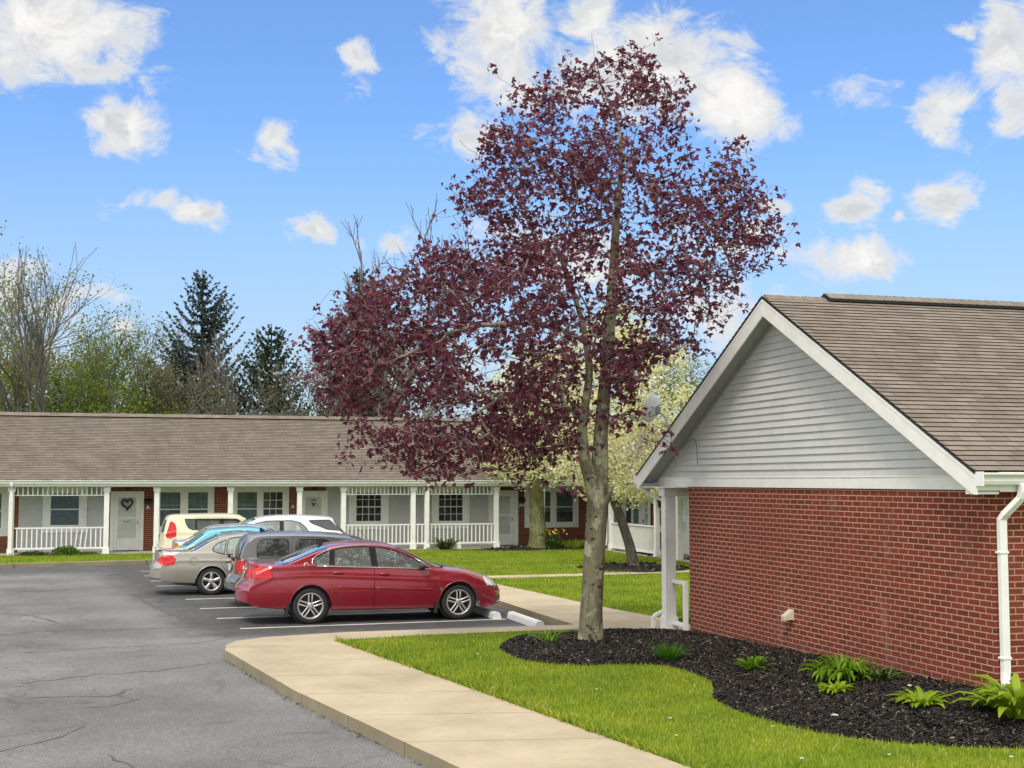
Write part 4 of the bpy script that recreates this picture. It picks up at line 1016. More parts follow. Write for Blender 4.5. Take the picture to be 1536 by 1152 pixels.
    # ---- surface lookup for trims: y on the right side at (x,z)
    def surf(px, pz, off=0.):
        xb = float(np.interp(px, xside, xs)); i = int(np.clip(np.searchsorted(xs, xb), 1, nx - 1)); f = (xb - xs[i - 1]) / max(1e-6, xs[i] - xs[i - 1])
        w = (1 - f) * float(hw(np.array([i - 1]), np.array([pz]))[0]) + f * float(hw(np.array([i]), np.array([pz]))[0])
        return w + off
    def line(pts, r, closed=False, off=.0, s=1, n=5, dense=.05):
        P = []; pp = list(pts) + ([pts[0]] if closed else [])
        for a, b in zip(pp[:-1], pp[1:]):
            k = max(1, int(math.dist(a, b) / dense))
            for j in range(k): t = j / k; P.append((a[0] + (b[0] - a[0]) * t, a[1] + (b[1] - a[1]) * t))
        P.append(pp[-1]); mb = MB(); mb.tube([(q[0], -s * surf(q[0], q[1], off), q[1]) for q in P], r, n); return mb
    for s, c in ((1, 'R'), (-1, 'L')):
        for nm, poly, ymin in S['lamps']:
            l_ = objs.get(f'{nm}#{c}')
            if l_ and nm in ('tail_lamp', 'signal_lamp'):
                pp = [(max(px, float(xside[0]) + .01), pz) for px, pz in poly]
                line(pp, .011, True, -.002, s, 6).build('lamp_rim', mats[nm], l_, True)
        for i, poly in enumerate(S['windows']):
            w_ = objs.get(f'side_window#{i}{c}')
            if w_: line(poly, S.get('seal', .011), True, .001, s).build('window_seal', M['blacktrim'], w_, True)
        for i, poly in enumerate(S['doors']):
            d_ = objs.get(f'door#{i}{c}')
            if not d_: continue
            line(poly, .0045, True, -.0015, s, 4).build('door_gap', M['blacktrim'], d_, True)
            if i < len(S['handles']):
                hx, hz = S['handles'][i]; mb = MB(); yy = surf(hx, hz)
                mb.tube([(hx - .095, -s * (yy - .004), hz + .004), (hx - .075, -s * (yy + .026), hz + .004), (hx + .07, -s * (yy + .026), hz - .002), (hx + .09, -s * (yy - .004), hz - .002)], .013, 6)
                mb.build('handle', mats['handle'], d_, True)
        # mirror
        if S.get('mirror'):
            mx, mz = S['mirror']; yy = surf(mx, mz); bm = bmesh.new(); bmesh.ops.create_icosphere(bm, subdivisions=3, radius=1)
            for v in bm.verts:
                q = v.co; fl = -.55 if q.x < -.55 else q.x
                v.co = Vector((mx + .075 * fl, -s * (yy + .115 + .10 * q.y), mz + .03 + .062 * q.z))
            me = bpy.data.meshes.new('mirror'); bm.to_mesh(me); bm.free(); mo = link_mesh('mirror', me, mats['body'], root, True)
            mb = MB(); mb.box(mx - .03, mx + .03, -s * (yy - .01), -s * (yy + .07), mz - .02, mz + .015); mb.build('mirror_foot', M['blacktrim'], mo)
        for (xc, zc, r) in S['arches']:       # arch lip
            P = [(xc + (r - .006) * math.cos(a), zc + (r - .006) * math.sin(a)) for a in np.linspace(.05, math.pi - .05, 26)]
            mb = MB(); mb.tube([(q[0], -s * (surf(q[0], q[1] + .01) - .004), q[1]) for q in P], .012, 6); mb.build('arch_lip', mats['body'], root, True)
            mb = MB(); yy = W - .30; mb.lathe([(.02, 0), (r - .01, 0), (r - .01, .14)], 28, 'y', (xc, -s * yy - (.14 if s > 0 else 0), zc)); mb.build('wheel_well', M['dark'], root)
    for k, nm in (('wind', 'windshield'), ('rear', 'rear_window')):     # black frit border of front and rear glass
        if S.get(k) and nm in objs:
            a, b = S[k]; P = []
            for t in np.linspace(0, 1, 24):
                xx = a + (b - a) * t; i = np.argmin(np.abs(xs - xx)); y_ = we[i] - S.get('pillar', .075); u = y_ / we[i]; P.append((xs[i] + bow[i] * (y_ / W) ** 2.4, y_, E[i] + (Tz[i] - E[i]) * (1 - u ** 3.2)))
            for s in (1, -1):
                mb = MB(); mb.tube([(p[0], -s * p[1], p[2]) for p in P], .013, 5); mb.build('glass_seal', M['blacktrim'], objs[nm], True)
    # wheels
    for (xc, zc, r) in S['wheels']:
        for s in (1, -1):
            wt = .205; w0 = W - .035
            wh = bpy.data.objects.new('wheel', None); COL.objects.link(wh); wh.parent = root; wh.location = (xc, -s * (w0 - wt), zc); wh.empty_display_size = .1
            if s < 0: wh.rotation_euler = (0, 0, math.pi)
            ri = r * S.get('rimf', .70); mb = MB()
            mb.lathe([(ri - .012, -.02), (ri + .004, -.004), (r - .045, -.006), (r - .02, -.012), (r - .004, -.03), (r, -.05), (r, -wt + .05), (r - .02, -wt + .01), (ri, -wt), (ri, -.06)], 44, 'y', (0, 0, 0), 0, True)
            for k in range(4):
                rr = r + .0006; mb.lathe([(rr, -.055 - k * .028), (rr, -.061 - k * .028)], 44, 'y', (0, 0, 0), 1)
            mb.build('tyre', [M['rubber'], M['dark']], wh, True)
            mb = MB(); mb.lathe([(ri + .003, -.006), (ri - .012, -.001), (ri - .022, -.012), (ri - .03, -.05), (ri - .03, -.17)], 44, 'y', (0, 0, 0), 0)
            mb.lathe([(ri - .03, -.10), (.04, -.10)], 30, 'y', (0, 0, 0), 1)
            mb.lathe([(.058, -.05), (.062, -.012), (.05, -.004), (.03, -.002), (.001, -.0015)], 20, 'y', (0, 0, 0), 0)
            ns = S.get('spokes', 5)
            for k in range(ns):
                a0 = 2 * math.pi * k / ns + math.pi / 2
                for off in ((-.030, .030) if S.get('twin') else (0,)):
                    hw_ = .017 if S.get('twin') else .036
                    u = Vector((math.cos(a0), 0, math.sin(a0))); q = Vector((-u.z, 0, u.x))
                    pts = [(.035, -.018), (.10, -.006), (ri - .03, -.014), (ri - .008, -.02)]
                    vs = []
                    for rr, dp in pts:
                        w_ = hw_ * (1.25 if not S.get('twin') and rr > .1 else 1) * (.9 if rr < .05 else 1); o_ = off * (1 + (rr - .1) * .9)
                        for (aa, bb) in ((-w_, -.03), (-w_ * .6, 0), (w_ * .6, 0), (w_, -.03)): vs.append(u * rr + q * (aa + o_) + Vector((0, dp + bb, 0)))
                    mb.add(vs, [(i * 4 + j, i * 4 + j + 1, i * 4 + 5 + j, i * 4 + 4 + j) for i in range(3) for j in range(3)])
            for k in range(5):
                a0 = 2 * math.pi * k / 5 + .6; mb.lathe([(.009, -.02), (.009, .002), (.001, .003)], 6, 'y', (.038 * math.cos(a0), 0, .038 * math.sin(a0)), 1)
            o = mb.build('rim', [M['alloy'], M['dark']], wh, True)
            # right side of the car faces -y; wheel built facing +y at s=-1, so turn
            wh.rotation_euler = (0, 0, math.pi if s > 0 else 0); wh.location = (xc, -s * w0, zc)
    # cabin
    mb = MB(); cx0, cx1 = S['cabin']; zf = .28
    mb.box(cx0, cx1, -W + .14, W - .14, zf, zf + .03); mb.build('cabin_floor', M['cabin_dark'], root)
    mb = MB(); xd = S['dash']; mb.prism([(xd - .35, -W + .15, .72), (xd - .3, -W + .15, S['dz'] - .02), (xd + .05, -W + .15, S['dz']), (xd + .3, -W + .15, S['dz'] - .06), (xd + .3, -W + .15, .5), (xd - .2, -W + .15, .45)], (0, 2 * W - .3, 0)); mb.build('dashboard', M['cabin_dark'], root, bevel=.02)
    def seat(x, yc, w, zt, head=True):
        mb = MB(); h = w / 2
        mb.prism([(x - .05, yc - h, .42), (x + .48, yc - h, .46), (x + .5, yc - h, .58), (x, yc - h, .56)], (0, w, 0))
        mb.prism([(x - .1, yc - h, .45), (x + .06, yc - h, .5), (x - .14, yc - h * .9, zt), (x - .26, yc - h * .9, zt)], (0, w * .95, 0))
        if head:
            for hy in ([yc] if w < .8 else [yc - w * .3, yc + w * .3]): mb.box(x - .29, x - .19, hy - .13, hy + .13, zt + .02, zt + .19)
        mb.build('seat', M['cabin'], root, bevel=.03)
    zs = S['dz'] - .02
    for yy in (-.38, .38): seat(S['seat'], yy, .52, zs)
    seat(S['seat'] - .88, 0, 1.25, zs - .02)
    mb = MB(); c = Vector((S['seat'] + .55, .38, S['dz'] - .03)); tl = .42
    mb.tube([c + Vector((.18 * math.sin(a) * math.sin(tl) * 1, .19 * math.cos(a), .18 * math.sin(a) * math.cos(tl))) for a in np.linspace(0, 2 * math.pi, 25)], .016, 6); mb.tube([c, c + Vector((.35, 0, -.12))], .03, 6); mb.box(c.x - .02, c.x + .02, c.y - .16, c.y + .16, c.z - .025, c.z + .025)
    mb.build('steering_wheel', M['blacktrim'], root)
    root['_surf'] = 0
    del root['_surf']
    return root, objs, surf, dict(xs=xs, Tz=Tz, E=E, we=we, bow=bow)

def fin(root, x, z):
    mb = MB(); mb.prism([(x - .09, -.014, z - .01), (x + .07, -.014, z - .01), (x - .06, -.006, z + .075), (x - .095, -.006, z + .08)], (0, .028, 0)); mb.build('antenna_fin', M['blacktrim'], root)

RED = paintmat('red_paint', (.27, .003, .018), .25); GREY = paintmat('grey_paint', (.105, .106, .106), .25); CHAMP = paintmat('champagne_paint', (.37, .35, .30), .45, .3)
AQUA = paintmat('aqua_paint', (.11, .46, .56), .3); SILV = paintmat('silver_paint', (.50, .53, .58), .6); WHITEP = paintmat('white_car_paint', (.68, .70, .74), .1); CREAM = paintmat('cream_paint', (.70, .67, .46), .05)
def mats(p, g='carglass', rg=None, handle=None):
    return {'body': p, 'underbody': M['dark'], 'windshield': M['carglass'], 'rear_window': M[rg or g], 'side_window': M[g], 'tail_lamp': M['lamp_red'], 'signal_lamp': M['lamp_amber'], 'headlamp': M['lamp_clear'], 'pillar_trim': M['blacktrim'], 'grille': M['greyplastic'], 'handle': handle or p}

# 1 --- red sedan
S1 = dict(name='sedan', cat='car', L=5.07, W=.925, rocker=.235, n1=40, n2=26,
    top=[(0, .60), (.015, .66), (.05, .70), (.10, .74), (.14, .86), (.20, 1.06), (.24, 1.115), (.31, 1.125), (.38, 1.10), (.72, 1.095), (1.10, 1.24), (1.45, 1.37), (1.75, 1.435), (2.15, 1.475), (2.55, 1.47), (2.85, 1.425), (3.20, 1.28), (3.60, 1.08), (3.84, .985), (4.10, .965), (4.45, .90), (4.75, .80), (4.92, .70), (5.02, .60), (5.07, .50)],
    bow=[(0, .22), (.4, .14), (.8, .07), (1.3, .04), (1.9, 0), (3.0, 0), (3.5, -.07), (4.3, -.10), (4.7, -.17), (5.07, -.33)],
    plan=[(0, .93), (.4, .975), (1.0, .995), (1.6, 1), (3.8, 1), (4.4, .985), (5.07, .93)],
    bot=[(0, .40), (.1, .35), (.5, .30), (.95, .28), (1.66, .235), (3.7, .225), (4.5, .20), (4.9, .23), (5.07, .28)],
    arches=[(1.30, .345, .385), (4.09, .345, .385)], wheels=[(1.30, .33, .33), (4.09, .33, .33)], rimf=.715, spokes=5, twin=True,
    belt=[(0, .85), (.5, 1.04), (1.2, 1.06), (1.6, 1.05), (3.6, .945), (4.3, .86), (5.07, .6)], tumble=.34, crown=.06,
    wind=(2.90, 3.80), rear=(.74, 1.60), pillar=.085,
    windows=[[(1.33, 1.13), (1.37, 1.20), (1.50, 1.27), (1.66, 1.335), (1.635, 1.055), (1.42, 1.062)], [(1.72, 1.055), (1.75, 1.345), (1.95, 1.385), (2.20, 1.392), (2.39, 1.385), (2.43, 1.018)], [(2.535, 1.012), (2.505, 1.378), (2.70, 1.352), (2.95, 1.285), (3.20, 1.175), (3.40, 1.05), (3.50, .972)]],
    doors=[[(1.66, 1.045), (1.62, .90), (1.66, .72), (1.76, .56), (1.80, .36), (1.80, .265), (2.46, .262), (2.475, 1.005)], [(2.48, 1.005), (2.467, .262), (3.62, .26), (3.64, .50), (3.60, .94)]], handles=[(1.80, .925), (2.66, .888)],
    lamps=[('tail_lamp', [(.13, .86), (.20, 1.045), (.36, 1.075), (.52, 1.05), (.58, .95), (.61, .862), (.45, .855)], .40), ('headlamp', [(4.57, .77), (4.66, .805), (4.78, .765), (4.96, .64), (4.93, .60), (4.80, .625), (4.64, .635)], .45), ('pillar_trim', [(2.39, 1.385), (2.43, 1.017), (2.54, 1.012), (2.505, 1.38)], .3), ('pillar_trim', [(1.635, 1.055), (1.66, 1.335), (1.75, 1.345), (1.72, 1.055)], .3), ('grille', [(4.84, .33), (4.84, .43), (5.07, .43), (5.07, .33)], .35)],
    mirror=(3.36, .985), mats=mats(RED), cabin=(1.3, 3.7), dash=3.45, dz=.96, seat=2.45)
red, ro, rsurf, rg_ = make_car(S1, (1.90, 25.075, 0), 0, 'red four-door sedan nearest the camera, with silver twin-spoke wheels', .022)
for s in (1, -1):
    Pm = [(1.40, 1.052), (1.66, 1.044), (2.46, 1.008), (3.10, .982), (3.56, .955)]
    mb = MB(); mb.tube([(p[0], -s * rsurf(p[0], p[1], .004), p[1]) for p in Pm], .010, 6); mb.tube([(p[0], -s * rsurf(p[0], p[1], .003), p[1]) for p in [(1.40, 1.052), (1.325, 1.10), (1.33, 1.17), (1.42, 1.25), (1.55, 1.31), (1.68, 1.355)]], .009, 6)
    mb.tube([(p[0], -s * rsurf(p[0], p[1], .003), p[1]) for p in [(3.56, .955), (3.40, 1.075), (3.26, 1.16)]], .009, 6); mb.build('chrome_trim', M['chrome'], red, True)
    mb = MB(); 
    for a, b in (((1.80, .665), (2.45, .636)), ((2.49, .634), (3.60, .588))):
        k = 12; pts = [(a[0] + (b[0] - a[0]) * t, a[1] + (b[1] - a[1]) * t) for t in np.linspace(0, 1, k)]
        mb.tube([(p[0], -s * rsurf(p[0], p[1], .002), p[1]) for p in pts], .015, 6)
    mb.build('side_moulding', RED, red, True)
    mb = MB(); mb.lathe([(.046, 0), (.046, .006), (.036, .008), (.001, .008)], 20, 'y', (0, 0, 0)); mb.lathe([(.030, .0085), (.020, .010), (.001, .010)], 14, 'y', (0, 0, 0), 1)
    o = mb.build('badge', [M['chrome'], RED], red); o.location = (1.215, -s * (rsurf(1.215, 1.08) + .001), 1.08); o.rotation_euler = (R(s * 8), 0, math.pi if s > 0 else 0)
    mb = MB(); mb.lathe([(.028, 0), (.028, .006), (.001, .007)], 12, 'y', (0, 0, 0)); o = mb.build('fender_badge', M['chrome'], red); o.location = (3.74, -s * (rsurf(3.74, .60) + .001), .59); o.rotation_euler = (0, 0, math.pi if s > 0 else 0); o.scale = (.8, 1, 1.3)
    for xm in (.885, 3.665):
        mb = MB(); mb.prism([(xm - .05, -s * .905, .14), (xm - .01, -s * .905, .40), (xm + .035, -s * .905, .40), (xm + .0, -s * .905, .14)], (0, s * .20, 0)); mb.build('mud_flap', M['rubber'], red, bevel=.006)
    mb = MB()
    for P_ in ([(.46, .845), (.62, .835), (.66, .74), (.80, .66), (.93, .60)], [(4.50, .57), (4.60, .625), (4.74, .60), (4.86, .575)]):
        mb.tube([(p[0], -s * rsurf(p[0], p[1], -.001), p[1]) for p in P_], .0042, 4)
    mb.build('bumper_gap', M['blacktrim'], red)
mb = MB(); mb.box(.005, .03, -.16, .16, .44, .56); mb.build('number_plate', M['plate'], red, bevel=.004)
mb = MB(); mb.lathe([(.07, 0), (.07, -.012), (.055, -.016), (.001, -.016)], 20, 'x', (.155, 0, .96)); mb.box(.10, .135, -.30, .30, .795, .81); mb.build('trunk_badge', M['chrome'], red)
mb = MB()
mb.add([(.215, -.74, 1.09), (.20, -.5, 1.135), (.19, 0, 1.15), (.20, .5, 1.135), (.215, .74, 1.09), (.37, .74, 1.085), (.36, .5, 1.115), (.35, 0, 1.125), (.36, -.5, 1.115), (.37, -.74, 1.085)], [(0, 1, 8, 9), (1, 2, 7, 8), (2, 3, 6, 7), (3, 4, 5, 6)])
o = mb.build('spoiler', RED, red, True); md = o.modifiers.new('s', 'SOLIDIFY'); md.thickness = .018
fin(red, 1.60, 1.405)
mb = MB(); mb.lathe([(.05, 0), (.05, .02), (.04, .022), (.001, .012)], 14, 'x', (4.875, -.66, .375)); mb.build('fog_lamp', M['lamp_clear'], red)
mb = MB(); mb.prism([(3.78, -.7, .985), (3.86, -.62, .992), (3.86, .62, .992), (3.78, .7, .985)], (0, 0, .012)); mb.build('wiper_cowl', M['dark'], red)

# 2 --- dark grey boxy wagon
S2 = dict(name='wagon', cat='car', L=4.42, W=.90, rocker=.25, n1=26, n2=24,
    top=[(0, .50), (.02, .56), (.07, .62), (.12, .66), (.14, .9), (.17, 1.08), (.24, 1.28), (.33, 1.42), (.45, 1.495), (.65, 1.53), (1.2, 1.54), (1.9, 1.525), (2.5, 1.475), (2.85, 1.40), (3.15, 1.22), (3.4, 1.07), (3.7, 1.0), (4.05, .92), (4.28, .78), (4.38, .62), (4.42, .5)],
    bow=[(0, .17), (.4, .12), (.8, .05), (1.3, 0), (2.6, 0), (3.2, -.1), (4.0, -.14), (4.42, -.3)],
    plan=[(0, .92), (.4, .97), (1.0, 1), (3.4, 1), (4.42, .92)], bot=[(0, .36), (.3, .3), (.6, .27), (3.6, .25), (4.42, .26)],
    arches=[(.98, .33, .37), (3.60, .33, .37)], wheels=[(.98, .32, .32), (3.60, .32, .32)],
    belt=[(0, .95), (.5, 1.0), (3.2, .97), (3.6, .92), (4.42, .6)], tumble=.26, crown=.07, wind=(2.55, 3.36), rear=(.15, .31), pillar=.12,
    windows=[[(.59, 1.03), (.585, 1.15), (.60, 1.30), (.66, 1.385), (.75, 1.40), (1.18, 1.40), (1.235, 1.35), (1.235, 1.08), (1.20, 1.025), (.66, 1.015)], [(1.37, 1.03), (1.39, 1.31), (1.46, 1.39), (2.0, 1.385), (2.11, 1.33), (2.13, 1.02)], [(2.23, 1.015), (2.21, 1.36), (2.5, 1.32), (2.85, 1.19), (3.1, 1.0)]],
    doors=[[(1.31, 1.45), (1.29, .95), (1.40, .6), (1.44, .28), (2.17, .27), (2.17, 1.40)], [(2.18, 1.40), (2.18, .27), (3.18, .27), (3.2, .95), (2.9, 1.22)]], handles=[(1.5, .93), (2.34, .92)],
    lamps=[('tail_lamp', [(.05, .72), (.10, .96), (.36, .96), (.34, .74)], .55), ('headlamp', [(3.95, .72), (4.0, .88), (4.3, .76), (4.3, .62)], .4)],
    mirror=(2.95, 1.0), mats=mats(GREY, 'darkglass', 'darkglass'), cabin=(.9, 3.2), dash=3.0, dz=.98, seat=2.05)
gry, go, gs, _ = make_car(S2, (1.95, 28.42, 0), 0, 'dark grey rounded boxy wagon parked between the red and champagne sedans')
fin(gry, .80, 1.535)
mb = MB(); mb.tube([(3.35, .55, 1.05), (3.1, .56, 1.35), (2.85, .57, 1.62)], .004, 5); mb.build('mast_antenna', M['blacktrim'], gry)
mb = MB(); mb.box(.075, .10, -.17, .17, .74, .86); mb.build('number_plate', M['plate'], gry)
mb = MB(); mb.tube([(.14, -.2, .99), (.12, 0, .99), (.14, .2, .99)], .018, 6); mb.lathe([(.045, 0), (.045, -.05), (.03, -.055), (.001, -.055)], 14, 'x', (.15, -.62, 1.0)); mb.lathe([(.045, 0), (.045, -.05), (.03, -.055), (.001, -.055)], 14, 'x', (.15, .62, 1.0)); mb.build('hatch_trim', M['blacktrim'], gry)

# 3 --- champagne sedan
S3 = dict(name='sedan', cat='car', L=5.0, W=.925, rocker=.25, n1=32, n2=24,
    top=[(0, .60), (.02, .66), (.06, .72), (.09, .78), (.11, .95), (.15, 1.03), (.24, 1.05), (.40, 1.02), (.82, 1.01), (1.0, 1.08), (1.36, 1.28), (1.65, 1.36), (2.0, 1.405), (2.4, 1.41), (2.8, 1.37), (3.1, 1.25), (3.5, 1.04), (3.7, .97), (4.1, .92), (4.5, .83), (4.8, .68), (4.95, .55), (5.0, .48)],
    bow=[(0, .30), (.3, .20), (.7, .10), (1.2, .04), (1.8, 0), (3.0, 0), (3.4, -.08), (4.3, -.12), (5.0, -.36)],
    plan=[(0, .90), (.4, .965), (1.0, .995), (1.6, 1), (3.8, 1), (4.4, .985), (5.0, .9)], bot=[(0, .38), (.1, .33), (.5, .29), (.95, .27), (1.7, .25), (3.7, .24), (5.0, .25)],
    arches=[(1.37, .32, .36), (4.10, .32, .36)], wheels=[(1.37, .315, .315), (4.10, .315, .315)], rimf=.68, spokes=5,
    belt=[(0, .85), (.5, .97), (1.4, .955), (2, .925), (3.5, .90), (4.3, .82), (5, .55)], tumble=.36, crown=.06, wind=(2.85, 3.52), rear=(.86, 1.52), pillar=.10,
    windows=[[(1.385, 1.03), (1.40, 1.09), (1.48, 1.16), (1.60, 1.215), (1.70, 1.25), (1.665, 1.06), (1.655, .935), (1.52, .955), (1.42, .99)], [(1.70, .925), (1.71, 1.10), (1.755, 1.268), (1.90, 1.30), (2.1, 1.318), (2.32, 1.32), (2.34, .905)], [(2.42, .903), (2.41, 1.318), (2.7, 1.29), (2.95, 1.20), (3.2, 1.05), (3.3, .94)]],
    doors=[[(1.62, .92), (1.56, .80), (1.62, .64), (1.74, .5), (1.77, .28), (2.37, .27), (2.38, .90)], [(2.39, .90), (2.38, .27), (3.5, .27), (3.48, .9)]], handles=[(1.76, .78), (2.6, .77)],
    lamps=[('tail_lamp', [(.18, .74), (.20, .85), (.27, .92), (.40, .94), (.50, .91), (.57, .82), (.53, .72), (.40, .69), (.26, .70)], .5), ('pillar_trim', [(2.31, 1.32), (2.33, .905), (2.43, .903), (2.42, 1.318)], .3), ('headlamp', [(4.45, .70), (4.5, .80), (4.8, .68), (4.8, .58)], .4)],
    mirror=(3.2, .95), mats=mats(CHAMP), cabin=(1.3, 3.6), dash=3.3, dz=.92, seat=2.4)
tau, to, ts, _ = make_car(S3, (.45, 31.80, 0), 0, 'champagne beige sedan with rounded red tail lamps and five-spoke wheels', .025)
mb = MB(); mb.lathe([(.085, 0), (.085, .003), (.078, .003), (.078, 0)], 24, 'y', (0, 0, 0)); o = mb.build('fuel_flap', M['greyplastic'], tau); o.location = (.97, -(ts(.97, .78) + .0), .78); o.rotation_euler = (0, 0, math.pi)
mb = MB(); mb.box(.075, .10, -.16, .16, .78, .90); mb.build('number_plate', M['plate'], tau)
mb = MB(); mb.add([(.12, -.62, 1.045), (.10, 0, 1.08), (.12, .62, 1.045), (.30, .6, 1.045), (.28, 0, 1.065), (.30, -.6, 1.045)], [(0, 1, 4, 5), (1, 2, 3, 4)]); o = mb.build('spoiler', CHAMP, tau, True); o.modifiers.new('s', 'SOLIDIFY').thickness = .02

# 4 --- aqua hatchback
S4 = dict(name='hatchback', cat='car', L=4.0, W=.85, rocker=.25, n1=20, n2=14,
    top=[(0, .55), (.03, .62), (.07, .72), (.10, .90), (.30, .97), (.45, 1.08), (.80, 1.30), (.88, 1.36), (1.10, 1.41), (1.6, 1.445), (2.1, 1.44), (2.45, 1.38), (2.8, 1.22), (3.2, 1.0), (3.5, .93), (3.8, .78), (3.95, .6), (4.0, .5)],
    bow=[(0, .2), (.5, .10), (1, .02), (2.3, 0), (2.8, -.1), (4.0, -.3)], plan=[(0, .92), (.5, .98), (1, 1), (3, 1), (4, .92)], bot=[(0, .35), (.4, .28), (4, .25)],
    arches=[(.75, .31, .35), (3.2, .31, .35)], wheels=[(.75, .30, .30), (3.2, .30, .30)], belt=[(0, .9), (.6, 1.0), (1.2, .97), (3.0, .9), (4, .6)], tumble=.34, crown=.06, wind=(2.4, 3.16), rear=(.34, .80), pillar=.10,
    windows=[[(.85, 1.05), (.95, 1.18), (1.15, 1.28), (1.18, 1.03)], [(1.24, 1.02), (1.24, 1.31), (1.6, 1.35), (1.78, 1.35), (1.78, .99)], [(1.87, .98), (1.87, 1.35), (2.2, 1.31), (2.5, 1.17), (2.78, .96)]],
    doors=[[(1.2, 1.0), (1.15, .6), (1.2, .28), (1.82, .28), (1.82, .98)], [(1.83, .98), (1.83, .28), (2.85, .28), (2.85, .93)]], handles=[(1.3, .88), (1.98, .86)],
    lamps=[('tail_lamp', [(.05, .72), (.08, .92), (.34, .92), (.32, .74)], .5), ('headlamp', [(3.5, .7), (3.55, .86), (3.85, .74), (3.85, .6)], .4)], mirror=(2.6, .96), mats=mats(AQUA), cabin=(.7, 2.9), dash=2.75, dz=.93, seat=1.9)
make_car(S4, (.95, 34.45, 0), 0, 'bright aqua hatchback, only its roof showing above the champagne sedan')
# 5 --- silver sedan
S5 = dict(name='sedan', cat='car', L=4.55, W=.87, rocker=.25, n1=20, n2=14,
    top=[(0, .55), (.02, .64), (.05, .78), (.06, .98), (.10, 1.04), (.43, 1.055), (.70, 1.22), (.97, 1.375), (1.2, 1.425), (1.7, 1.45), (2.2, 1.44), (2.6, 1.36), (2.95, 1.18), (3.3, 1.0), (3.7, .94), (4.2, .82), (4.45, .65), (4.55, .5)],
    bow=[(0, .2), (.5, .10), (1, .02), (2.3, 0), (2.8, -.1), (4.55, -.3)], plan=[(0, .93), (.5, .98), (1, 1), (3.5, 1), (4.55, .92)], bot=[(0, .38), (.4, .28), (4.55, .25)],
    arches=[(1.0, .31, .35), (3.62, .31, .35)], wheels=[(1.0, .30, .30), (3.62, .30, .30)], belt=[(0, .88), (.5, .98), (1.2, .96), (3.2, .9), (4.55, .6)], tumble=.34, crown=.06, wind=(2.6, 3.26), rear=(.47, .95), pillar=.09,
    windows=[[(.85, 1.02), (1.0, 1.2), (1.25, 1.31), (1.28, 1.0)], [(1.34, .99), (1.34, 1.33), (1.7, 1.36), (1.98, 1.36), (1.98, .97)], [(2.06, .97), (2.06, 1.36), (2.4, 1.31), (2.7, 1.16), (2.95, .95)]],
    doors=[[(1.3, .98), (1.3, .6), (1.4, .28), (2.02, .28), (2.02, .96)], [(2.03, .96), (2.03, .28), (3.0, .28), (3.0, .92)]], handles=[(1.45, .86), (2.2, .85)],
    lamps=[('tail_lamp', [(.03, .76), (.03, .86), (.36, .86), (.34, .78)], .45), ('signal_lamp', [(.03, .86), (.05, .96), (.36, .96), (.36, .86)], .45), ('headlamp', [(4.0, .7), (4.1, .82), (4.4, .7), (4.4, .58)], .4)], mirror=(2.8, .96), mats=mats(SILV), cabin=(.9, 3.2), dash=3.0, dz=.93, seat=2.1)
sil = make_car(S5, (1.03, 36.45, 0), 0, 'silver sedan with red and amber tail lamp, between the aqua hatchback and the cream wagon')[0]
mb = MB(); mb.tube([(1.12, 0, 1.41), (1.0, 0, 1.50), (.86, 0, 1.58)], .005, 5); mb.build('roof_antenna', M['blacktrim'], sil)
# 6 --- white SUV, backed in
S6 = dict(name='sport_utility_car', cat='car', L=4.68, W=.90, rocker=.30, n1=22, n2=20,
    top=[(0, .60), (.03, .68), (.08, .78), (.10, .95), (.14, 1.08), (.24, 1.17), (.50, 1.48), (.56, 1.555), (.66, 1.585), (1.0, 1.61), (1.5, 1.635), (2.0, 1.64), (2.6, 1.60), (3.0, 1.50), (3.35, 1.32), (3.72, 1.13), (4.1, 1.07), (4.4, .96), (4.6, .80), (4.68, .6)],
    bow=[(0, .22), (.4, .14), (.9, .04), (1.3, 0), (2.8, 0), (3.3, -.1), (4.0, -.14), (4.68, -.3)], plan=[(0, .92), (.5, .98), (1.0, 1), (3.6, 1), (4.68, .92)], bot=[(0, .42), (.4, .36), (4.68, .32)],
    arches=[(.92, .36, .40), (3.72, .36, .40)], wheels=[(.92, .35, .35), (3.72, .35, .35)], belt=[(0, 1.05), (.5, 1.13), (3.5, 1.08), (4.68, .8)], tumble=.30, crown=.06, wind=(2.8, 3.68), rear=(.20, .50), pillar=.06,
    windows=[[(.36, 1.17), (.70, 1.485), (1.30, 1.475), (1.22, 1.40), (.78, 1.22)], [(1.30, 1.15), (1.40, 1.29), (1.55, 1.42), (1.78, 1.475), (2.02, 1.475), (2.02, 1.12)], [(2.12, 1.12), (2.12, 1.475), (2.5, 1.465), (2.8, 1.40), (3.05, 1.28), (3.3, 1.10)]],
    doors=[[(1.22, 1.12), (1.3, .8), (1.4, .5), (1.4, .34), (2.06, .33), (2.06, 1.10)], [(2.07, 1.10), (2.07, .33), (3.2, .33), (3.25, 1.06)]], handles=[(1.5, 1.0), (2.25, .99)],
    lamps=[('tail_lamp', [(.06, .85), (.10, 1.12), (.38, 1.10), (.38, .88)], .5), ('pillar_trim', [(2.01, 1.475), (2.01, 1.12), (2.13, 1.12), (2.13, 1.475)], .3), ('headlamp', [(4.1, .85), (4.15, 1.0), (4.5, .88), (4.5, .74)], .4)], mirror=(3.15, 1.12), mats=mats(WHITEP, 'carglass', 'darkglass'), cabin=(.9, 3.5), dash=3.35, dz=1.08, seat=2.35)
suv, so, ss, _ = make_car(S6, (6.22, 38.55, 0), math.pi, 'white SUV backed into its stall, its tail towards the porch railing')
for lb in so:
    if lb.startswith('side_window#0'): so[lb].data.materials[0] = M['darkglass']
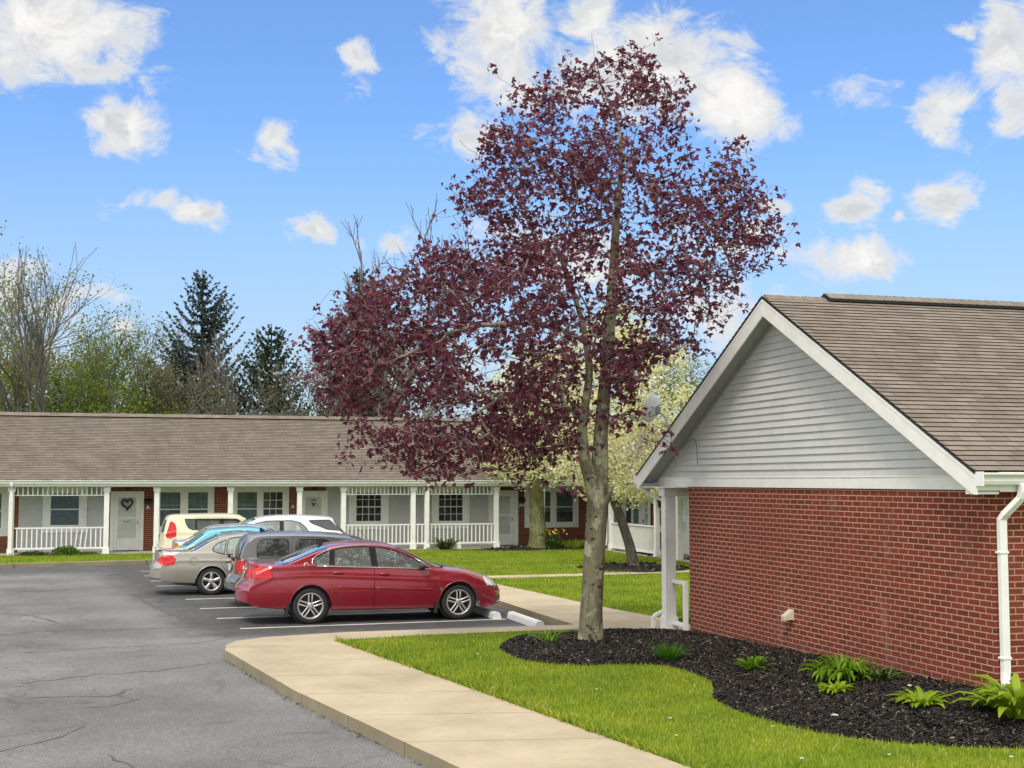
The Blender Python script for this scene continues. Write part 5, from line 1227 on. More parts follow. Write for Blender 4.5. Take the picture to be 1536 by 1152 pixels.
# 7 --- cream boxy wagon
S7 = dict(name='wagon', cat='car', L=4.12, W=.90, rocker=.26, n1=22, n2=20,
    top=[(0, .55), (.02, .64), (.08, .72), (.10, .95), (.13, 1.14), (.18, 1.34), (.24, 1.50), (.33, 1.59), (.50, 1.625), (1.0, 1.64), (1.7, 1.645), (2.2, 1.635), (2.5, 1.58), (2.8, 1.36), (3.15, 1.09), (3.5, 1.02), (3.85, .92), (4.05, .75), (4.12, .55)],
    bow=[(0, .16), (.4, .10), (.9, .03), (1.3, 0), (2.4, 0), (2.9, -.1), (4.12, -.3)], plan=[(0, .94), (.5, .985), (1, 1), (3.2, 1), (4.12, .92)], bot=[(0, .36), (.4, .30), (4.12, .27)],
    arches=[(.85, .34, .37), (3.4, .34, .37)], wheels=[(.85, .325, .325), (3.4, .325, .325)], belt=[(0, 1.05), (.5, 1.12), (1.0, 1.10), (3.2, 1.02), (4.12, .7)], tumble=.22, crown=.05, wind=(2.42, 3.1), rear=(.125, .235), pillar=.13,
    windows=[[(.80, 1.48), (.84, 1.34), (.90, 1.23), (1.02, 1.17), (1.10, 1.165), (1.10, 1.485)], [(1.15, 1.16), (1.15, 1.485), (1.82, 1.485), (1.82, 1.12)], [(1.92, 1.115), (1.92, 1.48), (2.25, 1.47), (2.5, 1.38), (2.85, 1.08)]],
    doors=[[(1.12, 1.54), (1.12, .8), (1.25, .5), (1.25, .3), (1.87, .3), (1.87, 1.54)], [(1.88, 1.54), (1.88, .3), (2.9, .3), (2.95, 1.05), (2.5, 1.45)]], handles=[(1.25, 1.02), (2.02, 1.0)],
    lamps=[('tail_lamp', [(.30, .94), (.26, 1.02), (.33, 1.20), (.38, 1.40), (.43, 1.42), (.52, 1.34), (.56, 1.20), (.55, .98), (.42, .93)], .3), ('pillar_trim', [(1.81, 1.485), (1.81, 1.12), (1.93, 1.115), (1.93, 1.48)], .3), ('pillar_trim', [(1.09, 1.485), (1.09, 1.16), (1.16, 1.16), (1.16, 1.485)], .3), ('headlamp', [(3.5, .8), (3.55, .95), (3.9, .85), (3.9, .7)], .4)], mirror=(2.75, 1.1), mats=mats(CREAM, 'darkglass', 'darkglass'), cabin=(.6, 3.0), dash=2.85, dz=1.05, seat=1.85)
crm = make_car(S7, (.75, 40.62, 0), 0, 'cream boxy wagon with tall red tail lamp, farthest of the parked cars')[0]
mb = MB(); mb.prism([(1.14, -.815, 1.497), (1.9, -.815, 1.497), (2.3, -.815, 1.48), (2.55, -.80, 1.36), (2.52, -.80, 1.34), (2.27, -.815, 1.45), (1.14, -.815, 1.467)], (0, -.03, 0)); mb.build('rain_guard', M['blacktrim'], crm)
mb = MB(); mb.box(.01, .04, -.17, .17, .68, .80); mb.build('number_plate', M['plate'], crm)
# ------------------------------------------------------------------- trees
def grow(nodes, par, targets, step, lift=.12, seed=0, z_pen=.6):
    """connect each target to the nearest branch node by a slightly curved path; returns index of every target's tip"""
    rg = np.random.default_rng(seed); cap = len(nodes) + len(targets) * 40
    P = np.zeros((cap, 3)); Q = np.full(cap, -1, int); n = len(nodes); P[:n] = nodes; Q[:n] = par; tips = []
    for t in targets:
        d = P[:n] - t; D = np.sqrt((d ** 2).sum(1)) * (1 + z_pen * np.clip(d[:, 2], 0, 1)); i = int(D.argmin()); a = P[i]; L = np.linalg.norm(t - a)
        if L < .04: tips.append(i); continue
        k = max(2, int(math.ceil(L / step))); mid = (a + t) / 2 + np.array([0, 0, lift * L]) * np.sign(t[2] - a[2] + .3) * -.5 + rg.normal(0, .07 * L, 3)
        last = i
        for j in range(1, k + 1):
            s = j / k; p = (1 - s) ** 2 * a + 2 * s * (1 - s) * mid + s * s * t + (rg.normal(0, .012, 3) if j < k else 0)
            P[n] = p; Q[n] = last; last = n; n += 1
        tips.append(last)
    return P[:n], Q[:n], tips
def radii(Q, tip, base, root_n=1):
    n = len(Q); cnt = np.zeros(n); ch = np.zeros(n, int)
    for i in range(n):
        if Q[i] >= 0: ch[Q[i]] += 1
    e = math.log(max(2, (ch == 0).sum())) / math.log(base / tip)
    acc = np.zeros(n)
    for i in range(n - 1, -1, -1):
        if ch[i] == 0: acc[i] = 1
        if Q[i] >= 0: acc[Q[i]] += acc[i]
    return tip * acc ** (1 / e)
def tubes(P, Q, Rr, sides=5, skip=0):
    ii = np.array([i for i in range(skip, len(P)) if Q[i] >= 0]); a, b = P[Q[ii]], P[ii]; d = b - a; l = np.linalg.norm(d, axis=1, keepdims=True); ok = l[:, 0] > 1e-5
    ii, a, b, d = ii[ok], a[ok], b[ok], d[ok] / l[ok]
    rb = Rr[ii]; ra = np.minimum(Rr[Q[ii]], rb * 1.25)
    up = np.where(np.abs(d[:, 2:3]) < .9, np.array([[0, 0, 1.]]), np.array([[1., 0, 0]])); u = np.cross(d, up); u /= np.linalg.norm(u, axis=1, keepdims=True); w = np.cross(u, d)
    V = []; 
    for k in range(sides):
        c, s = math.cos(2 * math.pi * k / sides), math.sin(2 * math.pi * k / sides); o = u * c + w * s
        V.append(a - d * ra[:, None] * .3 + o * ra[:, None]); V.append(b + o * rb[:, None])
    V = np.stack(V, 1).reshape(-1, 3); m = len(ii); F = []
    base = np.arange(m) * 2 * sides
    for k in range(sides):
        k2 = (k + 1) % sides; F.append(np.stack([base + 2 * k, base + 2 * k2, base + 2 * k2 + 1, base + 2 * k + 1], 1))
    return V, np.concatenate(F)
def leaves(C, size, seed, lobes=3, droop=.3, jitter=.4):
    """one small lobed leaf per centre: flat kites radiating from the stalk"""
    rg = np.random.default_rng(seed); n = len(C); s = size * (1 - jitter + 2 * jitter * rg.random(n))
    ax = rg.normal(0, 1, (n, 3)); ax[:, 2] -= droop * 1.5; ax /= np.linalg.norm(ax, axis=1, keepdims=True)
    nr = rg.normal(0, 1, (n, 3)); nr[:, 2] += .6; nr -= ax * (nr * ax).sum(1, keepdims=True); nr /= np.linalg.norm(nr, axis=1, keepdims=True); sd = np.cross(ax, nr)
    V = []; k = 0
    angs = {1: [0], 2: [-.35, .5], 3: [0, -1.0, 1.0]}[lobes]
    for a in angs:
        L = 1. if a == 0 else .82; dr = ax * math.cos(a) + sd * math.sin(a); pr = -ax * math.sin(a) + sd * math.cos(a); wd = .30 if lobes > 1 else .34
        bend = nr * (.12 * rg.normal(0, 1, (n, 1)))
        V += [C, C + (dr * .5 - pr * wd + bend) * s[:, None] * L, C + dr * s[:, None] * L, C + (dr * .5 + pr * wd + bend) * s[:, None] * L]
    V = np.stack(V, 1).reshape(-1, 3); return V, np.arange(len(V)).reshape(-1, 4)
def trunk_mesh(path, rad, sides=16, flare=1.35, seed=0):
    """smooth trunk with ring noise"""
    pts = catmull(path, 6); n = len(pts); rr = np.interp(np.linspace(0, 1, n), np.linspace(0, 1, len(rad)), rad); mb = MB()
    V = []; F = []
    for i, p in enumerate(pts):
        d = (pts[min(i + 1, n - 1)] - pts[max(i - 1, 0)]).normalized(); u = d.cross(Vector((0, 1, .01))).normalized(); w = u.cross(d)
        h = (p - pts[0]).length; fl = 1 + (flare - 1) * math.exp(-h / .16)
        for k in range(sides):
            a = 2 * math.pi * k / sides; q = rr[i] * fl * (1 + .07 * mnoise.noise((math.cos(a) * 1.3 + seed, math.sin(a) * 1.3, h * 1.1)) + (.10 * math.exp(-h / .25) * math.sin(a * 4 + seed)))
            V.append(p + u * math.cos(a) * q + w * math.sin(a) * q)
    for i in range(n - 1):
        for k in range(sides): F.append((i * sides + k, i * sides + (k + 1) % sides, (i + 1) * sides + (k + 1) % sides, (i + 1) * sides + k))
    return V, F
cr_, sr_ = math.cos(R(16.212)), math.sin(R(16.212))
VR = np.array([cr_, -sr_, 0]); VF = np.array([sr_, cr_, 0])     # the street's own left-right and in-out axes

# ---- big burgundy maple
MB0 = np.array([6.70, 18.78, .20])
T = empty('maple_tree', tuple(MB0), 0, 'tall burgundy-leaved maple with lichen-spotted trunk in the mulch bed', 'tree')
def mp(r, f, z): return MB0 + VR * r + VF * f + np.array([0, 0, z])
lead = [mp(0, 0, -.1), mp(.01, 0, .5), mp(.04, 0, 1.1), mp(.09, .02, 1.8), mp(.12, .03, 2.3), mp(.15, .02, 2.75), mp(.18, 0, 3.3), mp(.27, .05, 4.3), mp(.36, .1, 5.4), mp(.42, .05, 6.4), mp(.5, 0, 7.4), mp(.42, .1, 8.3)]
lrad = [.178, .166, .160, .154, .150, .128, .105, .094, .078, .056, .034, .012]
limb = [mp(.09, .02, 1.95), mp(.0, -.05, 2.45), mp(-.10, -.1, 2.8), mp(-.12, -.12, 3.3), mp(-.02, -.2, 4.1), mp(-.15, -.25, 4.9), mp(-.45, -.3, 5.8)]
mrad = [.11, .112, .094, .072, .056, .04, .02]
Vt, Ft = trunk_mesh(lead, lrad, 18, 1.28, 1); V2, F2 = trunk_mesh(limb, mrad, 12, 1, 4)
k0 = len(Vt); V3, F3 = trunk_mesh([mp(.16, 0, 1.95), mp(.27, -.08, 2.2), mp(.30, -.10, 2.32)], [.06, .055, .05], 8, 1, 2)   # pruned stub
Vt = list(Vt) + list(V2) + list(V3); Ft = Ft + [tuple(i + k0 for i in f) for f in F2] + [tuple(i + k0 + len(V2) for i in f) for f in F3]
np_mesh('trunk', np.array([tuple(v) for v in Vt]) - MB0, Ft, M['bark'], T, True)
zt = np.array([2.45, 2.85, 3.4, 3.9, 4.6, 5.2, 5.6, 6.0, 6.4, 7.3, 8.2, 8.85]); lx = np.array([2.4, 3.3, 3.9, 4.15, 4.1, 3.7, 3.0, 2.4, 2.1, 1.75, 1.2, .1]); rx = np.array([-1.2, -.6, .3, 1.0, 1.75, 2.45, 2.65, 2.8, 2.8, 2.3, 1.6, 1.1])
rg = np.random.default_rng(21); tg = []; cent = np.array([.12, .12])
def env_m(z): return np.interp(z, zt, lx), np.interp(z, zt, rx)
while len(tg) < 1350:
    z = 2.45 + 6.5 * rg.random(); r_ = -4.3 + 7.4 * rg.random(); L, Rr_ = env_m(z)
    if r_ < -L or r_ > Rr_: continue
    mid_ = (Rr_ - L) / 2; hwd = (L + Rr_) / 2; dp = (.62 * hwd + .25) * math.sqrt(max(0, 1 - ((r_ - mid_) / hwd) ** 2))
    f_ = dp * (2 * rg.random() - 1)
    edge = max(abs((r_ - mid_) / hwd), abs(f_) / (dp + 1e-6))
    if rg.random() > .48 + .52 * edge: continue
    if rg.random() > .74 + (.26 if (r_ < -.6 and z < 6) else 0): continue
    p = mp(r_ + rg.normal(0, .06), f_, z)
    if math.hypot(r_ - .15, f_) < .5 and z < 4.2: continue
    if mnoise.noise(tuple(p * 1.15 + 7.3)) < (-.16 if r_ < -.3 and z < 6.2 else -.08): continue       # gaps between the boughs
    if r_ > .1 and z < 3.4 and rg.random() < .75: continue
    if r_ > -.9 and z < 3.2 and rg.random() < .85: continue
    tg.append(p)
for _ in range(95): tg.append(mp(rg.uniform(-1.1, 1.3), rg.uniform(-1.3, -.25), rg.uniform(4.2, 7.4)))
for _ in range(34): tg.append(mp(rg.uniform(.15, .75), rg.uniform(-.9, .4), rg.uniform(3.3, 4.4)))
for _ in range(40): tg.append(mp(rg.uniform(-1.6, -.2), rg.uniform(-.9, .6), rg.uniform(2.9, 3.6)))
for q in [(.12, 0, 8.95), (.05, .1, 8.7), (.72, 0, 8.9), (.80, 0, 8.6), (.9, .1, 8.3), (-1.05, 0, 8.45), (-.95, .1, 8.1), (2.1, 0, 7.55), (2.4, 0, 7.65), (-4.3, -.2, 4.55), (-4.1, -.2, 4.45), (3.0, 0, 6.15), (2.85, 0, 5.85), (-3.7, 0, 2.95), (-3.75, 0, 2.8), (-1.5, -.3, 2.62), (-1.3, -.2, 2.55), (.95, -.3, 3.0), (1.15, -.35, 3.1), (-.3, -.4, 2.35), (-.18, -.4, 2.3)]: tg.append(mp(*q))
tg = np.array(tg); rr_ = (tg - MB0) @ VR; tg = tg[~((rr_ > .75) & (rr_ < 1.6) & (tg[:, 2] - MB0[2] > 3.15) & (tg[:, 2] - MB0[2] < 4.35))]
tg = tg[np.argsort(np.hypot(*((tg - mp(.2, 0, 0)) @ np.stack([VR, VF], 1)).T) + .25 * np.abs(tg[:, 2] - 4.5))]
L0 = [np.array(p) for p in catmull(lead[6:], 5)]; B0 = [np.array(p) for p in catmull(limb[3:], 4)]
nodes = L0 + B0; par = [-1] + list(range(len(L0) - 1)) + [-1] + list(range(len(L0), len(L0) + len(B0) - 1))
# a few main boughs first so that limbs read
boughs = []
for (r, f, z) in [(-2.2, -.4, 4.6), (-3.2, .3, 4.2), (-2.6, 1.2, 3.9), (-1.9, -1.3, 3.7), (-1.7, .5, 6.2), (1.7, .3, 5.6), (2.3, -.4, 5.4), (1.5, 1.2, 5.0), (1.3, -1.2, 6.2), (-1.2, -1.1, 6.6), (.3, 1.5, 6.4), (-.6, 0, 7.6), (1.1, 0, 7.4), (-2.4, 0, 3.2), (-1.4, -.8, 3.0), (1.2, -.9, 4.0)]: boughs.append(mp(r, f, z))
P, Q, _ = grow(nodes, par, boughs, .22, -.35, 3, .9)
nb = len(P); P, Q, tips = grow(P, Q, tg, .16, .25, 4, .5)
twig = []     # bare hanging twigs
rgt = np.random.default_rng(31)
for t in tg:
    w = 4 if ((t - MB0) @ VR < -.3 and t[2] < 5.4) else 2
    for _ in range(rgt.integers(1, w + 1)):
        twig.append(t + np.array([*rgt.normal(0, .19, 2), rgt.normal(-.03, .16)]))
P, Q, tw = grow(P, Q, np.array(twig), .12, .1, 5, .2)
Rd = radii(Q, .0030, .088); Rd = np.maximum(Rd, .0030)
V, F = tubes(P, Q, Rd, 5, 0)
big = np.repeat(0, len(F))
np_mesh('branches', V - MB0, F, M['twig'], T, True)
rgl = np.random.default_rng(41); C = []
for t in tg:
    k = rgl.integers(6, 16); C.append(t + rgl.normal(0, 1, (k, 3)) * np.array([.105, .105, .10]))
for t in twig:
    if rgl.random() < .62: C.append(t + rgl.normal(0, .05, (rgl.integers(2, 6), 3)))
C = np.concatenate(C)
V, F = leaves(C, .071, 51, 3, .5)
np_mesh('crown', V - MB0, F, M['maple_leaf'], T)

def tree(name, base, label, cat, H, trunk_path, trunk_r, env, ntg, leafmat_, leaf, nleaf, spread, barkm, seed, step=.3, lobes=1, tipr=.006, gap=-.3, group=None, boughs=(), droop=.3, extra=(), leaf_keep=None, col_par=None, sides=5):
    """generic broadleaf: env(z)->(left,right,depth) extents about the trunk top line"""
    b = np.array(base, float); t = empty(name, tuple(b), 0, label, cat, group); rg = np.random.default_rng(seed)
    w = lambda r, f, z: b + VR * r + VF * f + np.array([0, 0, z])
    tp = [w(*q) for q in trunk_path]; Vt, Ft = trunk_mesh(tp, trunk_r, 10, 1.25, seed)
    tg = []; z0, z1, env_ = env; k = 0
    while len(tg) < ntg and k < ntg * 30:
        k += 1; z = z0 + (z1 - z0) * rg.random(); L, Rr_, dp, off = env_(z); a = rg.random() * 6.2832; c = math.cos(a)
        if rg.random() > (L + Rr_) / env[2](.5 * (z0 + z1))[0] / 2.2 + .15: continue
        q = rg.random() ** .55; p = w(off + q * (L if c < 0 else Rr_) * c, q * dp * math.sin(a), z)
        if mnoise.noise(tuple(p * (1.6 / max(1., H / 6)))) < gap: continue
        tg.append(p)
    tg += [w(*q) for q in extra]
    tg = np.array(tg); tg = tg[np.argsort(np.linalg.norm(tg - tp[-1], axis=1))]
    nd = [np.array(p) for p in catmull(tp[len(tp) // 3:], 3)]; pr = [-1] + list(range(len(nd) - 1))
    P, Q = np.array(nd), np.array(pr)
    if len(boughs): P, Q, _ = grow(list(P), list(Q), [w(*q) for q in boughs], step, -.25, seed, .8)
    P, Q, tips = grow(list(P), list(Q), tg, step, .15, seed + 1)
    Rd = np.maximum(radii(Q, tipr, trunk_r[-1] * 1.0), tipr); V, F = tubes(P, Q, Rd, sides)
    nv = len(Vt); V = np.concatenate([np.array([tuple(v) for v in Vt]), V]); F = np.concatenate([np.array(Ft), F + nv])
    np_mesh('trunk', V - b, F, barkm, t, True)
    if nleaf:
        C = []
        for q in tg:
            if leaf_keep and rg.random() > leaf_keep: continue
            C.append(q + rg.normal(0, spread, (max(1, int(nleaf * (.6 + .8 * rg.random()))), 3)))
        C = np.concatenate(C); V, F = leaves(C, leaf, seed + 2, lobes, droop); np_mesh('crown', V - b, F, leafmat_, t)
    return t
# ---- blossoming pears in the courtyard
def env1(z): h = (z - 2.2) / 5.2; s = math.sin(math.pi * min(1, max(0, .16 + .80 * h))); return (2.9 * s, 2.9 * s, 2.4 * s, -.35)
tree('pear_tree', (13.75, 34.9, .2), 'creamy blossoming pear with leaning dark trunk on the courtyard lawn', 'tree', 7, [(0, 0, -.1), (-.10, 0, .5), (-.25, 0, 1.0), (-.40, 0, 1.45), (-.62, 0, 1.95), (-.80, 0, 2.6), (-.9, .1, 3.6), (-.8, .1, 5.0)], [.17, .15, .14, .14, .10, .085, .06, .03], (1.9, 7.3, env1), 520, M['blossom'], .085, 40, .15, M['bark_dark'], 61, .3, 1, .006, -.10,
     boughs=[(-2.6, 0, 2.7), (.3, 0, 2.4), (1.2, -.3, 3.2), (-2.0, .5, 4.0), (1.0, .6, 4.8)], extra=[(.3, -.3, 2.0), (.6, -.3, 2.05), (.0, -.2, 1.95), (.9, -.2, 2.15), (1.2, -.2, 2.25), (.5, -.3, 2.2)])
def env2(z): h = (z - 2.5) / 4.8; s = math.sin(math.pi * min(1, max(0, .2 + .74 * h))); return (2.9 * s, 3.3 * s, 2.5 * s, .3)
tree('pear_tree', (14.2, 45.5, .16), 'blossoming pear with straight mossy trunk standing in front of the long building', 'tree', 7, [(0, 0, -.1), (0, 0, .6), (-.02, 0, 1.4), (-.06, 0, 2.3), (-.02, 0, 3.2), (.1, 0, 4.6)], [.36, .31, .29, .29, .2, .07], (2.5, 7.2, env2), 420, M['blossom'], .095, 38, .18, M['bark_moss'], 71, .35, 1, .008, -.12, boughs=[(-1.8, 0, 3.4), (2.0, 0, 3.2), (.5, .5, 5)], extra=[(.8, -.5, 2.6), (1.2, -.5, 2.55), (1.6, -.6, 2.7), (-.5, -.4, 2.5), (.4, -.5, 2.5), (2.0, -.5, 2.65), (2.3, -.5, 2.8)])

# ---- trees beyond the long building: at(px) style spots resolved to real ground points
def beyond(ang_tan, dist): return VF * dist + VR * (dist * ang_tan)
def bg(px, dist): p = beyond((px - 768) / 1960.4, dist); return (p[0], p[1], 0.)
def hz(y, dist): return 2.617 + (721 - y) / 1960.4 * dist
def spruce(px, dist, ytop, halfw, label, mat, seed, dens=1., ragged=.35):
    b = np.array(bg(px, dist)); Ht = hz(ytop, dist); t = empty('spruce_tree', tuple(b), 0, label, 'tree', 'spruces beyond the long building'); rg = np.random.default_rng(seed)
    mb = MB(); mb.tube([(0, 0, -.2), (.05, 0, Ht * .5), (0, 0, Ht)], [.26, .16, .02], 8)
    CV = []; h = 1.2; br = MB()
    while h < Ht - .25:
        u = h / Ht; Lm = halfw * dist / 1960.4 * (1 - u) ** .74 + .08
        for k in range(int(6 * dens) + 1):
            a = rg.random() * 6.283; L = Lm * (1 - ragged + 1.3 * ragged * rg.random()); dz0 = -.10 + .55 * u; n = max(2, int(L / .13)); pts = []
            for j in range(n + 1):
                s = j / n; pts.append(np.array([math.cos(a) * L * s, math.sin(a) * L * s, h + L * (dz0 * s + (.42 - .1 * u) * s ** 3 - .12 * math.sin(s * 3.1))]))
            br.tube([tuple(p) for p in pts[::max(1, n // 4)]], .02 * (1 - u) + .008, 4, 1, False)
            for j in range(1, n + 1):
                s = j / n; tl = (.34 - .16 * s) * (.6 + .7 * rg.random()) * (1 - .35 * u); dirv = np.array([math.cos(a), math.sin(a), 0]); q = np.array([-math.sin(a), math.cos(a), 0])
                for sd in (-1, 1):
                    e = dirv * .35 * tl + q * sd * tl * (.25 + .55 * rg.random()) + np.array([0, 0, -tl * (.55 + .6 * rg.random())]); wd = np.cross(e, rg.normal(0, 1, 3)); wd /= np.linalg.norm(wd) + 1e-6; wd *= .055 + .04 * rg.random()
                    p = pts[j]; CV += [p - wd * .6, p + e * .55 - wd, p + e, p + e * .5 + wd]
                e = dirv * .16 + np.array([0, 0, .05]); wd = np.array([0, 0, .05]) if j % 2 else q * .05; p = pts[j]; CV += [p - e * .8 - wd * .5, p - wd, p + e, p + wd]
        h += .30 + .1 * rg.random()
    mb.v += br.v; off = len(mb.v) - len(br.v); mb.f += [tuple(i + off for i in f) for f in br.f]; mb.m += [0] * len(br.f)
    mb.build('trunk', M['bark_dark'], t, fixn=False)
    V = np.array(CV); np_mesh('crown', V, np.arange(len(V)).reshape(-1, 4), mat, t)
spruce(300, 66, 402, 135, 'tallest dark blue-green spruce rising above the long roof', M['spruce'], 81, 1.45, .6)
spruce(405, 70, 485, 120, 'smaller green spruce right of the tallest spruce', M['spruce_g'], 83, 1.7, .4)
spruce(537, 68, 398, 110, 'spruce half hidden behind the burgundy maple', M['spruce'], 85, 1.35, .55)
G_ = 'bare and budding trees beyond the long building'
def fractal(rg, levels, up=.10, ang=(.38, .75), ratio=.74, lat=.55):
    P = [np.zeros(3)]; Q = [-1]; tips = []
    def branch(i, d, L, lev):
        n = 4 if lev > 1 else 5; j = i
        for k in range(n):
            d = d + rg.normal(0, .11, 3) + np.array([0, 0, up * (1 if lev < levels else .4)]); d /= np.linalg.norm(d)
            P.append(P[j] + d * L / n); Q.append(j); j = len(P) - 1
            if lev < levels and (lev > 0 or k >= 2) and rg.random() < lat: side(j, d, L * ratio * (.55 + .4 * rg.random()), lev + 1)
        if lev >= levels: tips.append(j); return
        for _ in range(2): side(j, d, L * ratio * (.75 + .4 * rg.random()), lev + 1, .75)
    def side(j, d, L, lev, f=1.):
        q = rg.normal(0, 1, 3); q -= d * (q @ d); q /= np.linalg.norm(q); a = f * (ang[0] + (ang[1] - ang[0]) * rg.random())
        branch(j, d * math.cos(a) + q * math.sin(a), L, lev)
    branch(0, np.array([0, 0, 1.]), 1., 0)
    return np.array(P), np.array(Q), np.array([P[t] for t in tips])
def bare(px, dist, ytop, wl, wr, label, seed, n=170, leafm=None, nleaf=0, leaf=.16, spread=.5, base_r=.2, gap=0, keep=.8, lean=0., tipr=.0075, profile=1, levels=5, up=.10, ang=(.38, .75), name='bare_tree', wide=1.5):
    """bare or budding broadleaf tree with fractal limbs, fitted to its height and spread"""
    rg = np.random.default_rng(seed); Ht = hz(ytop, dist); k = dist / 1960.4; b = np.array(bg(px, dist)); t = empty(name, tuple(b), 0, label, 'tree', G_)
    P, Q, tips = fractal(rg, levels, up, ang)
    r, f, z = P @ VR, P @ VF, P[:, 2]; zs = Ht / np.percentile(z, 99.7); lo, hi = max(.1, -np.percentile(r, 1)), max(.1, np.percentile(r, 99))
    def fit(X):
        rr, ff, zz = X @ VR, X @ VF, X[:, 2]; rr = np.where(rr < 0, rr * wl * k * wide / lo, rr * wr * k * wide / hi); ff = ff * (wl + wr) * k * wide / (lo + hi)
        return VR[None] * (rr + lean * zz / z.max())[:, None] + VF[None] * ff[:, None] + np.array([[0, 0, 1.]]) * (zz * zs)[:, None]
    P2 = fit(P); T2 = fit(tips); Rd = np.maximum(radii(Q, tipr, base_r), tipr); V, F = tubes(P2, Q, Rd, 4); np_mesh('trunk', V, F, M['bark_bg'], t, True)
    if nleaf:
        sel = T2[rg.random(len(T2)) < keep]; m = max(1, int(nleaf * n / 170.)); C = np.repeat(sel, m, 0) + rg.normal(0, spread * .6, (len(sel) * m, 3)); C = C[C[:, 2] > 1]
        if len(C) > 16000: C = C[rg.permutation(len(C))[:16000]]
        V, F = leaves(C, leaf, seed + 2, 1, .3); np_mesh('crown', V, F, leafm, t)
    return t
bare(22, 62, 352, 75, 70, 'tall olive-tinted budding tree at the left edge', 101, 170, M['leaf_yg'], 3, .13, .5, lean=-.8, wide=1.2)
bare(-30, 66, 400, 90, 90, 'yellow-green leafing tree cut by the left edge', 102, 170, M['leaf_yg'], 5, .14, .45)
bare(75, 58, 385, 44, 52, 'slender dark bare tree standing between the leafing trees at left', 103, 90, None, 0, base_r=.13, up=.10, ang=(.3, .6), levels=4, tipr=.012, wide=1.1)
bare(60, 72, 470, 60, 70, 'pale green budding tree behind the slender bare tree', 104, 170, M['leaf_yg'], 5, .14, .45)
bare(135, 64, 484, 48, 60, 'fresh green leafing tree left of the tallest spruce', 105, 170, M['leaf_green'], 4, .14, .42)
bare(185, 60, 560, 52, 50, 'low bright green bush-like tree above the roof edge', 106, 170, M['leaf_green'], 6, .14, .42, base_r=.12)
bare(100, 66, 545, 80, 60, 'low yellow-green shrubby tree behind the roof ridge at left', 113, 170, M['leaf_yg'], 6, .14, .45, base_r=.12)
bare(235, 74, 482, 38, 40, 'thin grey-green budding tree beside the tallest spruce', 107, 170, M['leaf_olive'], 5, .13, .5)
bare(345, 62, 500, 50, 55, 'twiggy bare tree in front of the tallest spruce', 108, 260, None, 0, base_r=.14, tipr=.012)
bare(262, 61, 540, 55, 50, 'low twiggy bare tree at the foot of the tallest spruce', 109, 230, M['leaf_olive'], 4, .13, .4, base_r=.12)
bare(455, 66, 545, 50, 45, 'low bare tree right of the smaller spruce', 110, 200, M['leaf_olive'], 3, .13, .4, base_r=.12)
bare(598, 60, 322, 96, 96, 'tall bare grey tree with crooked limbs behind the maple', 111, 190, None, 0, base_r=.30, tipr=.014, levels=5, up=.0, ang=(.45, .95))
bare(660, 70, 470, 110, 110, 'twiggy budding tree behind the middle of the maple', 112, 170, M['leaf_olive'], 5, .13, .5)
bare(1050, 72, 520, 70, 60, 'pale budding tree far behind the pear blossom', 114, 170, M['leaf_yg'], 8, .15, .5)

# ------------------------------------------------------------ small plants
def clump(name, x, y, z, n, L, w, mat, label, cat, seed, arch=.9, up=.8, spread=.10, group=None, segs=5, extra=None):
    rg = np.random.default_rng(seed); t = empty(name, (x, y, z), 0, label, cat, group); V = []; F = []
    for i in range(n):
        a = rg.random() * 6.283; l = L * (.55 + .6 * rg.random()); el = up * (.5 + .6 * rg.random()); r0 = spread * rg.random() ** .5; p = np.array([math.cos(a) * r0, math.sin(a) * r0, -.02]); d = np.array([math.cos(a + rg.normal(0, .5)), math.sin(a + rg.normal(0, .5)), 0]); q = np.array([-d[1], d[0], .25 * rg.normal()])
        b = len(V); ww = w * (.7 + .6 * rg.random()); ang = el * 1.35
        for j in range(segs + 1):
            s = j / segs; hw_ = ww * (math.sin(math.pi * (.12 + .86 * s)) ** .7 if mat != M['chive'] else (1 - s * .8)); V += [p - q * hw_, p + q * hw_]
            p = p + (d * math.cos(ang) + np.array([0, 0, math.sin(ang)])) * l / segs; ang -= arch * (1.6 * s + .35) / segs * 2
        for j in range(segs): F.append((b + 2 * j, b + 2 * j + 1, b + 2 * j + 3, b + 2 * j + 2))
    np_mesh('leaves', V, F, mat, t)
    return t
bz = bedheight
GL = 'young lily clumps in the mulch bed'
def cl(name, x, y, *a, **k): clump(name, x, y, bz(x, y) if 5 < x < 11.4 and y < 20.5 else .15, *a, **k)
cl('lily_clump', 6.10, 18.95, 26, .36, .012, M['lily'], 'thin yellow-green lily sprouts left of the maple trunk', 'plant', 1, 1.0, .95, .10, GL)
cl('grass_clump', 7.16, 16.85, 420, .27, .005, M['chive'], 'dense dark green tuft of fine grassy leaves before the porch post', 'plant', 2, .7, 1.0, .13)
cl('lily_clump', 7.62, 15.25, 95, .24, .019, M['lily'], 'small compact green lily clump in the middle of the mulch bed', 'plant', 3, .8, 1.05, .08, GL)
cl('lily_clump', 7.98, 13.72, 170, .42, .022, M['lily'], 'largest dark green arching lily clump against the brick wall', 'plant', 4, 1.3, .95, .16, GL)
cl('lily_clump', 8.25, 13.35, 40, .26, .018, M['dark_leaf'], 'sparse olive trailing plant at the foot of the brick wall', 'plant', 14, 1.0, .9, .16)
cl('lily_clump', 7.56, 13.12, 80, .21, .019, M['lily_yellow'], 'low yellow-green sprout in front of the largest lily clump', 'plant', 5, .9, .7, .10, GL)
cl('lily_clump', 7.90, 11.98, 120, .26, .022, M['lily_yellow'], 'low spreading yellow-green clump near the wall corner', 'plant', 6, .9, .75, .11, GL)
cl('hosta', 8.50, 11.20, 230, .50, .034, M['lily_yellow'], 'large bright green leafy hosta at the foot of the white downspout', 'plant', 7, 1.0, 1.0, .2)
